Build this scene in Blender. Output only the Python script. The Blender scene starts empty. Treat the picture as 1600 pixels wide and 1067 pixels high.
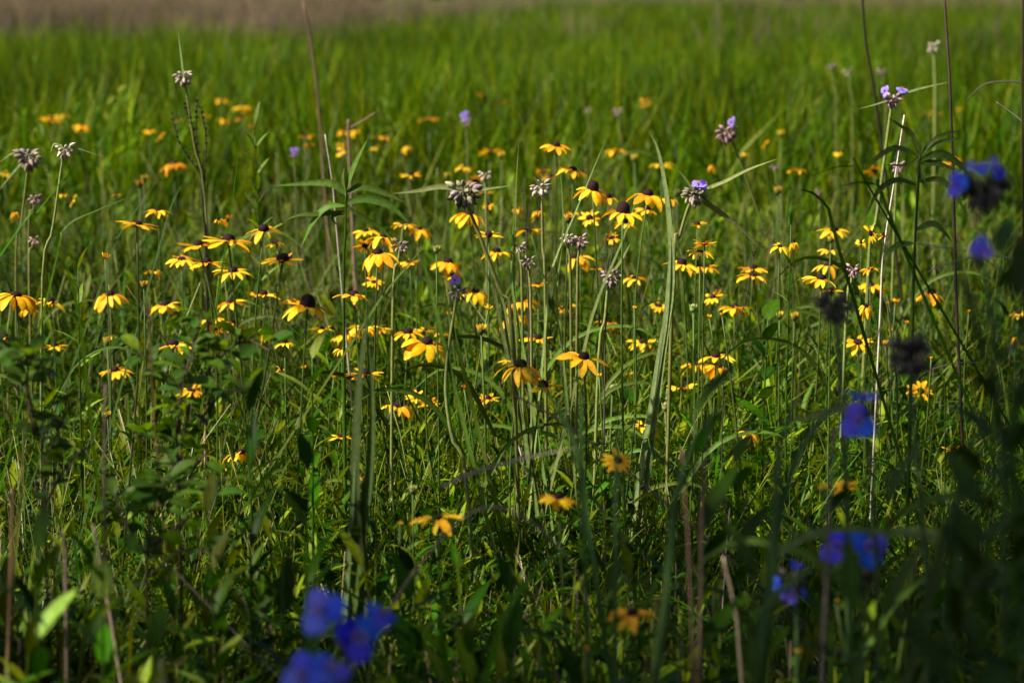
import bpy, math, random
import numpy as np
from mathutils import Vector, Matrix, Quaternion

R = math.radians
rnd = random.Random(7)
S = bpy.context.scene
COL = S.collection

# ------------------------------------------------------------------ camera, light, exposure
CAM_H, LENS, FPX, HZ = 1.05, 85.0, 1600 * 85.0 / 36.0, -12.0
PITCH = math.atan((533.5 - HZ) / FPX)
cam_d = bpy.data.cameras.new('camera'); cam = bpy.data.objects.new('camera', cam_d); COL.objects.link(cam)
cam.location = (0, 0, CAM_H); cam.rotation_euler = (R(90) - PITCH, 0, 0)
cam_d.lens = LENS; cam_d.sensor_width = 36; cam_d.clip_start = 0.02; cam_d.clip_end = 6000
cam_d.dof.use_dof = True; cam_d.dof.focus_distance = 4.05; cam_d.dof.aperture_fstop = 5.2
S.camera = cam

SUN = Vector((-0.62, -0.26, 0.74)).normalized()          # direction towards the sun
w = bpy.data.worlds.new('World'); S.world = w; w.use_nodes = True
nt = w.node_tree; sky = nt.nodes.new('ShaderNodeTexSky'); sky.sky_type = 'NISHITA'; sky.sun_disc = False; sky.dust_density = 3.0; sky.air_density = 0.8
sky.sun_elevation = math.asin(SUN.z); sky.sun_rotation = math.atan2(SUN.x, SUN.y)
bg = nt.nodes['Background']; bg.inputs['Strength'].default_value = 0.05
nt.links.new(sky.outputs[0], bg.inputs['Color'])
sl = bpy.data.lights.new('sun', 'SUN'); sl.energy = 5.0; sl.angle = R(0.53); sl.color = (1.0, 0.90, 0.72)
so = bpy.data.objects.new('sun', sl); COL.objects.link(so); so.rotation_euler = SUN.to_track_quat('Z', 'Y').to_euler()
S.view_settings.view_transform = 'Standard'; S.view_settings.look = 'None'
S.view_settings.gamma = 1; S.view_settings.use_curve_mapping = False
S.view_settings.exposure = 0.88
S.render.engine = 'CYCLES'
cy = S.cycles; cy.max_bounces = 7; cy.diffuse_bounces = 2; cy.glossy_bounces = 2; cy.transmission_bounces = 4
cy.transparent_max_bounces = 4; cy.caustics_reflective = False; cy.caustics_refractive = False
cy.use_denoising = True; cy.sample_clamp_indirect = 4

CF = Vector((0, math.cos(PITCH), -math.sin(PITCH))); CU = Vector((0, math.sin(PITCH), math.cos(PITCH)))
def at(x, y, Y):
    """point seen at photo pixel (x, y) lying at distance Y (metres along the ground)"""
    d = CF + Vector((1, 0, 0)) * ((x - 800) / FPX) + CU * ((533.5 - y) / FPX)
    d = d * (Y / d.y)
    return Vector((d.x, d.y, d.z + CAM_H))
def mpx(Y): return Y / FPX                               # metres per photo pixel

# ------------------------------------------------------------------ materials
def new_mat(name):
    m = bpy.data.materials.new(name); m.use_nodes = True
    n = m.node_tree.nodes; b = n['Principled BSDF']; return m, m.node_tree, n, b
def nd(t, kind, **kw):
    n = t.nodes.new(kind)
    for k, v in kw.items():
        if k in n.inputs.keys(): n.inputs[k].default_value = v
        else: setattr(n, k, v)
    return n

def leaf_mat(name, trans=0.30, rough=0.42, spec=0.08, vary=True, tint=(1.3, 1.2, 0.15)):
    m, t, n, b = new_mat(name); L = t.links.new
    a = nd(t, 'ShaderNodeAttribute', attribute_name='col')
    oi = nd(t, 'ShaderNodeObjectInfo')
    geo = nd(t, 'ShaderNodeNewGeometry')
    no = nd(t, 'ShaderNodeTexNoise', Scale=0.35, Detail=2.0); L(geo.outputs['Position'], no.inputs['Vector'])
    fine = nd(t, 'ShaderNodeTexNoise', Scale=160.0, Detail=3.0); L(geo.outputs['Position'], fine.inputs['Vector'])
    hs = nd(t, 'ShaderNodeHueSaturation')
    mr = nd(t, 'ShaderNodeMapRange'); mr.inputs['To Min'].default_value = 0.478; mr.inputs['To Max'].default_value = 0.515
    L(oi.outputs['Random'], mr.inputs['Value']); L(mr.outputs[0], hs.inputs['Hue'])
    mv = nd(t, 'ShaderNodeMapRange'); mv.inputs['From Min'].default_value = 0.3; mv.inputs['From Max'].default_value = 0.7
    mv.inputs['To Min'].default_value = 0.52; mv.inputs['To Max'].default_value = 1.55
    L(no.outputs['Fac'], mv.inputs['Value'])
    mf = nd(t, 'ShaderNodeMapRange'); mf.inputs['From Min'].default_value = 0.3; mf.inputs['From Max'].default_value = 0.7
    mf.inputs['To Min'].default_value = 0.78; mf.inputs['To Max'].default_value = 1.22
    L(fine.outputs['Fac'], mf.inputs['Value'])
    mm = nd(t, 'ShaderNodeMath', operation='MULTIPLY'); 
    rv = nd(t, 'ShaderNodeMapRange'); rv.inputs['To Min'].default_value = 0.68; rv.inputs['To Max'].default_value = 1.35; L(oi.outputs['Random'], rv.inputs['Value'])
    m0 = nd(t, 'ShaderNodeMath', operation='MULTIPLY'); L(mv.outputs[0], m0.inputs[0]); L(mf.outputs[0], m0.inputs[1])
    L(m0.outputs[0], mm.inputs[0])
    if vary: L(rv.outputs[0], mm.inputs[1])
    else: mm.inputs[1].default_value = 1.0
    L(mm.outputs[0], hs.inputs['Value']); L(a.outputs['Color'], hs.inputs['Color'])
    L(hs.outputs[0], b.inputs['Base Color'])
    b.inputs['Roughness'].default_value = rough; b.inputs['Specular IOR Level'].default_value = spec
    bp = nd(t, 'ShaderNodeBump', Strength=0.25, Distance=0.001); L(fine.outputs['Fac'], bp.inputs['Height']); L(bp.outputs[0], b.inputs['Normal'])
    tr = nd(t, 'ShaderNodeBsdfTranslucent')
    mx = nd(t, 'ShaderNodeMix', data_type='RGBA', blend_type='MULTIPLY'); mx.inputs[0].default_value = 1
    L(hs.outputs[0], mx.inputs[6]); mx.inputs[7].default_value = (*tint, 1); L(mx.outputs[2], tr.inputs['Color'])
    ms = nd(t, 'ShaderNodeMixShader'); ms.inputs[0].default_value = trans
    L(b.outputs[0], ms.inputs[1]); L(tr.outputs[0], ms.inputs[2]); L(ms.outputs[0], n['Material Output'].inputs['Surface'])
    return m
M_LEAF = leaf_mat('leaf_blade')
M_SHINY = leaf_mat('shiny_leaf', trans=0.42, rough=0.42, spec=0.2)
M_STEM = leaf_mat('green_stem', trans=0.12, rough=0.5, spec=0.3)
M_PETAL = leaf_mat('yellow_petal', vary=False, trans=0.3, rough=0.55, spec=0.2, tint=(1.1, 0.95, 0.5))
M_BLUE = leaf_mat('blue_petal', vary=False, trans=0.3, rough=0.55, spec=0.2, tint=(0.9, 0.7, 1.3))
M_BUD = leaf_mat('bud_skin', trans=0.1, rough=0.6, spec=0.25, tint=(1, 1, 1))
M_DRY = leaf_mat('dry_stalk', trans=0.1, rough=0.75, spec=0.15, tint=(1, 0.9, 0.7))

def plain_mat(name, col, rough=0.7, scale=300, amt=0.5, spec=0.2):
    m, t, n, b = new_mat(name); L = t.links.new
    g = nd(t, 'ShaderNodeTexCoord'); no = nd(t, 'ShaderNodeTexNoise', Scale=float(scale), Detail=4.0); L(g.outputs['Object'], no.inputs['Vector'])
    cr = nd(t, 'ShaderNodeValToRGB'); cr.color_ramp.elements[0].position = 0.3; cr.color_ramp.elements[1].position = 0.7
    cr.color_ramp.elements[0].color = (*[c * (1 - amt) for c in col], 1); cr.color_ramp.elements[1].color = (*[min(1, c * (1 + amt)) for c in col], 1)
    L(no.outputs['Fac'], cr.inputs[0]); L(cr.outputs[0], b.inputs['Base Color'])
    b.inputs['Roughness'].default_value = rough; b.inputs['Specular IOR Level'].default_value = spec
    bp = nd(t, 'ShaderNodeBump', Strength=0.4, Distance=0.002); L(no.outputs['Fac'], bp.inputs['Height']); L(bp.outputs[0], b.inputs['Normal'])
    return m
M_CONE = plain_mat('dark_cone', (0.022, 0.0075, 0.010), 0.65, 900, 0.6, 0.15)
M_BARK = plain_mat('bark', (0.09, 0.065, 0.045), 0.9, 12, 0.5)
M_ANTHER = plain_mat('anther', (0.7, 0.42, 0.03), 0.6, 500, 0.2)

# ground: dark thatch and soil near, dry mauve-brown field far at left, olive at right
def ground_mat():
    m, t, n, b = new_mat('meadow_soil'); L = t.links.new
    g = nd(t, 'ShaderNodeNewGeometry'); sp = nd(t, 'ShaderNodeSeparateXYZ'); L(g.outputs['Position'], sp.inputs[0])
    n1 = nd(t, 'ShaderNodeTexNoise', Scale=0.05, Detail=5.0); L(g.outputs['Position'], n1.inputs['Vector'])
    n2 = nd(t, 'ShaderNodeTexNoise', Scale=35.0, Detail=5.0); L(g.outputs['Position'], n2.inputs['Vector'])
    near = nd(t, 'ShaderNodeValToRGB'); L(n2.outputs['Fac'], near.inputs[0])
    near.color_ramp.elements[0].position = 0.35; near.color_ramp.elements[0].color = (0.016, 0.013, 0.007, 1)
    near.color_ramp.elements[1].position = 0.7; near.color_ramp.elements[1].color = (0.05, 0.042, 0.018, 1)
    brown = nd(t, 'ShaderNodeValToRGB'); L(n1.outputs['Fac'], brown.inputs[0])
    brown.color_ramp.elements[0].position = 0.35; brown.color_ramp.elements[0].color = (0.07, 0.052, 0.035, 1)
    brown.color_ramp.elements[1].position = 0.65; brown.color_ramp.elements[1].color = (0.125, 0.095, 0.08, 1)
    olive = nd(t, 'ShaderNodeValToRGB'); L(n1.outputs['Fac'], olive.inputs[0])
    olive.color_ramp.elements[0].position = 0.35; olive.color_ramp.elements[0].color = (0.028, 0.045, 0.008, 1)
    olive.color_ramp.elements[1].position = 0.7; olive.color_ramp.elements[1].color = (0.075, 0.085, 0.024, 1)
    side = nd(t, 'ShaderNodeMath', operation='DIVIDE'); L(sp.outputs['X'], side.inputs[0]); L(sp.outputs['Y'], side.inputs[1])
    sm = nd(t, 'ShaderNodeMapRange'); L(side.outputs[0], sm.inputs['Value']); sm.inputs['From Min'].default_value = -0.13; sm.inputs['From Max'].default_value = -0.02
    far = nd(t, 'ShaderNodeMix', data_type='RGBA'); L(sm.outputs[0], far.inputs[0]); L(brown.outputs[0], far.inputs[6]); L(olive.outputs[0], far.inputs[7])
    dm = nd(t, 'ShaderNodeMapRange'); L(sp.outputs['Y'], dm.inputs['Value']); dm.inputs['From Min'].default_value = 24; dm.inputs['From Max'].default_value = 45
    mx = nd(t, 'ShaderNodeMix', data_type='RGBA'); L(dm.outputs[0], mx.inputs[0]); L(near.outputs[0], mx.inputs[6]); L(far.outputs[2], mx.inputs[7])
    L(mx.outputs[2], b.inputs['Base Color']); b.inputs['Roughness'].default_value = 0.95; b.inputs['Specular IOR Level'].default_value = 0.1
    bp = nd(t, 'ShaderNodeBump', Strength=0.6, Distance=0.02); L(n2.outputs['Fac'], bp.inputs['Height']); L(bp.outputs[0], b.inputs['Normal'])
    return m
M_SOIL = ground_mat()

# ------------------------------------------------------------------ mesh helpers
class MB:
    def __init__(s): s.v = []; s.f = []; s.c = []; s.mi = []; s.mats = []
    def mat(s, m):
        if m not in s.mats: s.mats.append(m)
        return s.mats.index(m)
    def face(s, idx, mi): s.f.append(idx); s.mi.append(mi)
    def strip(s, path, widths, col, m, side=None, fold=0.0, twist=0.0, col2=None, mid=True):
        """ribbon along path; three vertices across when it is folded (a midrib), closed by its tip"""
        mi = s.mat(m); n = len(path); rows = []
        across = 3 if (fold or mid) else 2
        for i, p in enumerate(path):
            t = (path[min(i + 1, n - 1)] - path[max(i - 1, 0)])
            t = t.normalized() if t.length > 1e-9 else Vector((0, 0, 1))
            sd = side if side is not None else Vector((1, 0, 0))
            sd = (sd - t * sd.dot(t))
            if sd.length < 1e-4: sd = t.orthogonal()
            sd.normalize()
            if twist: sd = Quaternion(t, twist * i / (n - 1)) @ sd
            up = sd.cross(t); h = widths[i] / 2
            c = col if col2 is None else [a + (b - a) * i / (n - 1) for a, b in zip(col, col2)]
            b0 = len(s.v)
            if h < 1e-6: s.v.append(p); s.c.append(c); rows.append([b0])
            elif across == 3:
                s.v += [p - sd * h + up * h * fold, p.copy(), p + sd * h + up * h * fold]; s.c += [c, [x * 1.3 for x in c], c]; rows.append([b0, b0 + 1, b0 + 2])
            else:
                s.v += [p - sd * h, p + sd * h]; s.c += [c, c]; rows.append([b0, b0 + 1])
        for a, b in zip(rows, rows[1:]):
            if len(a) == len(b):
                for k in range(len(a) - 1): s.face((a[k], a[k + 1], b[k + 1], b[k]), mi)
            elif len(b) == 1:
                for k in range(len(a) - 1): s.face((a[k], a[k + 1], b[0]), mi)
            elif len(a) == 1:
                for k in range(len(b) - 1): s.face((a[0], b[k + 1], b[k]), mi)
    def tube(s, path, radii, col, m, sides=5, col2=None):
        mi = s.mat(m); n = len(path); rows = []
        ref = Vector((0.3, 1, 0.1)).normalized()
        for i, p in enumerate(path):
            t = (path[min(i + 1, n - 1)] - path[max(i - 1, 0)]); t = t.normalized() if t.length > 1e-9 else Vector((0, 0, 1))
            a = t.cross(ref); a = a.normalized() if a.length > 1e-4 else t.orthogonal().normalized(); b = t.cross(a)
            c = col if col2 is None else [x + (y - x) * i / (n - 1) for x, y in zip(col, col2)]
            b0 = len(s.v)
            for k in range(sides):
                q = 2 * math.pi * k / sides; s.v.append(p + (a * math.cos(q) + b * math.sin(q)) * radii[i]); s.c.append(c)
            rows.append(b0)
        for a, b in zip(rows, rows[1:]):
            for k in range(sides): s.face((a + k, a + (k + 1) % sides, b + (k + 1) % sides, b + k), mi)
        s.face(tuple(rows[-1] + k for k in range(sides)), mi); s.face(tuple(rows[0] + k for k in reversed(range(sides))), mi)
    def lathe(s, prof, col, m, sides=10, M=None, bump=0.0, col2=None):
        """profile of (radius, height) turned about z; bump roughens alternate vertices"""
        mi = s.mat(m); rows = []
        for i, (r, z) in enumerate(prof):
            b0 = len(s.v); c = col if col2 is None else [x + (y - x) * i / (len(prof) - 1) for x, y in zip(col, col2)]
            for k in range(sides):
                q = 2 * math.pi * (k + 0.5 * (i % 2)) / sides; e = 1 + bump * (1 if (k + i) % 2 else -1)
                p = Vector((r * e * math.cos(q), r * e * math.sin(q), z)); s.v.append(M @ p if M else p); s.c.append(c)
            rows.append(b0)
        for a, b in zip(rows, rows[1:]):
            for k in range(sides): s.face((a + k, a + (k + 1) % sides, b + (k + 1) % sides, b + k), mi)
        s.face(tuple(rows[-1] + k for k in range(sides)), mi); s.face(tuple(rows[0] + k for k in reversed(range(sides))), mi)
    def add(s, o, M):
        b0 = len(s.v); mp = [s.mat(m) for m in o.mats]
        s.v += [M @ v for v in o.v]; s.c += o.c
        for f, k in zip(o.f, o.mi): s.f.append(tuple(i + b0 for i in f)); s.mi.append(mp[k])
    def mesh(s, name, base=None, smooth=True):
        me = bpy.data.meshes.new(name)
        vs = [tuple(v - base) for v in s.v] if base is not None else [tuple(v) for v in s.v]
        me.from_pydata(vs, [], s.f)
        for m in s.mats: me.materials.append(m)
        me.polygons.foreach_set('material_index', s.mi)
        if smooth: me.polygons.foreach_set('use_smooth', [True] * len(me.polygons))
        ca = me.color_attributes.new('col', 'FLOAT_COLOR', 'POINT')
        ca.data.foreach_set('color', [x for c in s.c for x in (c[0], c[1], c[2], 1.0)])
        me.update(); return me

def put(name, me, parent=None, M=None, kind=None):
    o = bpy.data.objects.new(name, me); COL.objects.link(o)
    if parent is not None: o.parent = parent
    if M is not None: o.matrix_local = M
    if kind: o['kind'] = kind
    return o
def thing(name, label, cat, base, group=None):
    o = bpy.data.objects.new(name, None); COL.objects.link(o); o.location = base; o.empty_display_size = 0.02
    o['label'] = label; o['category'] = cat
    if group: o['group'] = group
    return o

def bez(pts, n):
    """smooth curve through the given points (Catmull-Rom)"""
    P = [pts[0] + (pts[0] - pts[1])] + list(pts) + [pts[-1] + (pts[-1] - pts[-2])]; out = []
    k = len(pts) - 1
    for i in range(n):
        u = i / (n - 1) * k; j = min(int(u), k - 1); t = u - j
        a, b, c, d = P[j], P[j + 1], P[j + 2], P[j + 3]
        out.append(0.5 * ((2 * b) + (c - a) * t + (2 * a - 5 * b + 4 * c - d) * t * t + (3 * b - a - 3 * c + d) * t ** 3))
    return out
def var(c, a=0.2, r=rnd):
    k = 1 + r.uniform(-a, a); return [c[0] * k * (1 + r.uniform(-a, a) * 0.5), c[1] * k, c[2] * k * (1 + r.uniform(-a, a) * 0.5)]

G_DEEP = (0.0115, 0.041, 0.0006); G_MID = (0.026, 0.076, 0.0008); G_YEL = (0.098, 0.142, 0.003); G_GREY = (0.062, 0.110, 0.016)
G_PALE = (0.20, 0.24, 0.07); STRAW = (0.34, 0.27, 0.16); TAN = (0.23, 0.155, 0.095); DARKST = (0.040, 0.026, 0.020); WHITEST = (0.50, 0.45, 0.38)

# ------------------------------------------------------------------ ground
def build_ground():
    ys = [-40, -12, -4] + [i * 0.5 for i in range(-2, 20)] + [10, 12, 15, 19, 24, 30, 38, 48, 60, 75, 95, 120, 150, 190, 240, 300, 380, 500, 800, 1500, 4000]
    xs = [-3000, -900, -300, -120, -60, -30, -15, -8] + [i * 0.5 for i in range(-10, 11)] + [8, 15, 30, 60, 120, 300, 900, 3000]
    b = MB(); mi = b.mat(M_SOIL); r = random.Random(3)
    for y in ys:
        for x in xs:
            near = abs(x) < 6 and -2 < y < 12
            b.v.append(Vector((x, y, -0.01 - (r.uniform(0, 0.03) if near else r.uniform(0, 0.08 if y < 100 else 0.2))))); b.c.append((1, 1, 1))
    n = len(xs)
    for j in range(len(ys) - 1):
        for i in range(n - 1): b.face((j * n + i, j * n + i + 1, (j + 1) * n + i + 1, (j + 1) * n + i), mi)
    o = put('ground', b.mesh('ground')); o['kind'] = 'structure'; o['label'] = 'meadow soil under the grass, dry brown field far off'
build_ground()

# ------------------------------------------------------------------ stuff: tufts and their scatter
def blade_path(r, L, lean, curve, az, x0=0, y0=0, n=6):
    d = Vector((math.cos(az), math.sin(az), 0)); out = []; p = Vector((x0, y0, 0)); ang = lean
    for i in range(n):
        out.append(p.copy()); st = L / (n - 1)
        p = p + (d * math.sin(ang) + Vector((0, 0, math.cos(ang)))) * st; ang += curve / (n - 1)
    return out
def tuft(seed, n, L, wd, spread, cols, lean=(0, 0.35), curve=(0.1, 1.2), m=None, nseg=6, mid=False):
    r = random.Random(seed); b = MB()
    for _ in range(n):
        l = r.uniform(*L); w0 = r.uniform(*wd); az = r.uniform(0, 6.283); q = r.uniform(0, 6.283); rr = spread * math.sqrt(r.random())
        path = blade_path(r, l, r.uniform(*lean), r.uniform(*curve) ** 1.0, az, rr * math.cos(q), rr * math.sin(q), nseg)
        ws = [w0 * k for k in ([0.6, 0.9, 1.0, 0.85, 0.5, 0] if nseg == 6 else [0.8, 1, 0.7, 0])]
        c = var(r.choice(cols), 0.25, r)
        tip = [c[0] * 1.5, c[1] * 1.15, c[2]] if r.random() < 0.3 else c
        sa = az + math.pi / 2 + r.uniform(-0.7, 0.7)
        b.strip(path, ws, c, m or M_LEAF, side=Vector((math.cos(sa), math.sin(sa), 0)), twist=r.uniform(-1.2, 1.2), col2=tip, mid=mid, fold=0.25 if mid else 0)
    return b
def stems(seed, n, L, spread, cols, rad=(0.0011, 0.0023), heads=False, m=None):
    r = random.Random(seed); b = MB()
    for _ in range(n):
        l = r.uniform(*L); az = r.uniform(0, 6.283); q = r.uniform(0, 6.283); rr = spread * math.sqrt(r.random())
        path = blade_path(r, l, r.uniform(0, 0.25), r.uniform(0, 0.5), az, rr * math.cos(q), rr * math.sin(q), 5)
        r0 = r.uniform(*rad); c = var(r.choice(cols), 0.25, r)
        b.tube(path, [r0, r0, r0 * 0.9, r0 * 0.75, r0 * 0.5], c, m or M_STEM, 3)
        if heads:
            for k in range(9):
                p0 = path[-1].lerp(path[-2], k / 9 * 0.9); a2 = r.uniform(0, 6.28); p1 = p0 + Vector((math.cos(a2) * 0.006, math.sin(a2) * 0.006, 0.012))
                b.strip([p0, p0.lerp(p1, 0.5), p1], [0.001, 0.003, 0], var(TAN, 0.3, r), m or M_STEM, mid=False)
    return b
def leaf_ws(w0, n=7, shape='lance'):
    out = []
    for i in range(n):
        t = i / (n - 1)
        if shape == 'lance': k = math.sin(math.pi * min(1, t ** 0.7)) ** 0.8
        elif shape == 'oval': k = math.sin(math.pi * t) ** 0.6
        else: k = min(1, t * 5 + 0.5) * (1 - t ** 2.5)
        out.append(w0 * k if i < n - 1 else 0)
    out[0] = max(out[0], w0 * 0.12)
    return out
def add_leaf(b, p0, d, L, w0, droop, col, r, m=None, shape='lance', n=7, fold=0.3):
    """leaf from p0 in direction d, bending down by droop radians along its length"""
    d = d.normalized(); sd = d.cross(Vector((0, 0, 1)))
    sd = sd.normalized() if sd.length > 1e-3 else Vector((1, 0, 0))
    path = []; p = p0.copy(); dd = d.copy()
    for i in range(n):
        path.append(p.copy()); p = p + dd * (L / (n - 1)); dd = Quaternion(sd, -droop / (n - 1)) @ dd
    b.strip(path, leaf_ws(w0, n, shape), col, m or M_LEAF, side=sd, fold=fold, twist=r.uniform(-0.4, 0.4))
def forb(seed, h, nl, lf, lw, cols, stemc, m=None, shape='lance', up=0.6, droop=0.7, nst=2, spread=0.04):
    r = random.Random(seed); b = MB()
    for s_ in range(nst):
        q = r.uniform(0, 6.28); rr = spread * r.random(); hh = h * r.uniform(0.7, 1.1)
        path = blade_path(r, hh, r.uniform(0, 0.25), r.uniform(-0.2, 0.35), r.uniform(0, 6.28), rr * math.cos(q), rr * math.sin(q), 6)
        b.tube(path, [0.0022, 0.002, 0.0018, 0.0015, 0.0012, 0.0008], var(stemc, 0.2, r), M_STEM, 4)
        a = r.uniform(0, 6.28)
        for k in range(nl):
            t = 0.12 + 0.88 * (k + r.random() * 0.5) / nl; i = min(int(t * 5), 4); p = path[i].lerp(path[i + 1], min(1, t * 5 - i)); a += 2.4 + r.uniform(-0.4, 0.4)
            s = (1.15 - 0.65 * t) * r.uniform(0.8, 1.2); e = up + (t - 0.5) * 0.7 + r.uniform(-0.25, 0.25)
            add_leaf(b, p, Vector((math.cos(a) * math.cos(e), math.sin(a) * math.cos(e), math.sin(e))), lf * s, lw * s, droop * r.uniform(0.4, 1.3), var(r.choice(cols), 0.25, r), r, m, shape, n=6)
    return b

NODEGROUPS = {}
def scatter(name, label, meshes, pts, scl, tilt, r, extra_scale=None):
    """one stuff object: a cloud of points that a node group covers with the given tufts"""
    col = bpy.data.collections.new(name + '_tufts')
    for i, me in enumerate(meshes):
        col.objects.link(bpy.data.objects.new('%s_tuft_%02d' % (name, i), me))
    n = len(pts); me = bpy.data.meshes.new(name)
    me.from_pydata([tuple(p) for p in pts], [], [])
    a = me.attributes.new('rot', 'FLOAT_VECTOR', 'POINT')
    a.data.foreach_set('vector', [x for _ in range(n) for x in (r.gauss(0, tilt), r.gauss(0, tilt), r.uniform(0, 6.283))])
    a = me.attributes.new('scl', 'FLOAT', 'POINT'); a.data.foreach_set('value', [r.uniform(*scl) * (extra_scale(p) if extra_scale else 1) for p in pts])
    a = me.attributes.new('idx', 'INT', 'POINT'); a.data.foreach_set('value', [r.randrange(len(meshes)) for _ in range(n)])
    o = put(name, me); o['kind'] = 'stuff'; o['label'] = label
    g = bpy.data.node_groups.new(name + '_scatter', 'GeometryNodeTree')
    g.interface.new_socket('Geometry', in_out='INPUT', socket_type='NodeSocketGeometry'); g.interface.new_socket('Geometry', in_out='OUTPUT', socket_type='NodeSocketGeometry')
    N = g.nodes.new; L = g.links.new
    gi = N('NodeGroupInput'); go = N('NodeGroupOutput'); ci = N('GeometryNodeCollectionInfo'); ci.inputs['Collection'].default_value = col
    ci.inputs['Separate Children'].default_value = True; ci.inputs['Reset Children'].default_value = True
    ip = N('GeometryNodeInstanceOnPoints'); ip.inputs['Pick Instance'].default_value = True
    def na(nm, tp):
        q = N('GeometryNodeInputNamedAttribute'); q.data_type = tp; q.inputs['Name'].default_value = nm; return [s_ for s_ in q.outputs if s_.enabled and s_.name == 'Attribute'][0]
    L(gi.outputs[0], ip.inputs['Points']); L(ci.outputs[0], ip.inputs['Instance']); L(na('idx', 'INT'), ip.inputs['Instance Index'])
    er = N('FunctionNodeEulerToRotation'); L(na('rot', 'FLOAT_VECTOR'), er.inputs[0]); L(er.outputs[0], ip.inputs['Rotation'])
    L(na('scl', 'FLOAT'), ip.inputs['Scale']); L(ip.outputs[0], go.inputs[0])
    md = o.modifiers.new('scatter', 'NODES'); md.node_group = g
    return o

def wedge(n, y0, y1, r, widen=1.35, pad=0.5, power=1.0, keep=None, xr=(-1, 1)):
    """n points spread over the part of the meadow that the lens takes in, with a margin at each side"""
    out = []
    while len(out) < n:
        y = math.sqrt(r.uniform(y0 * y0, y1 * y1)) if power == 1.0 else y0 + (y1 - y0) * r.random() ** power
        hw = 0.2118 * y * widen + pad; x = r.uniform(hw * xr[0], hw * xr[1])
        if keep is None or keep(x, y, r): out.append((x, y, 0))
    return out

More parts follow.
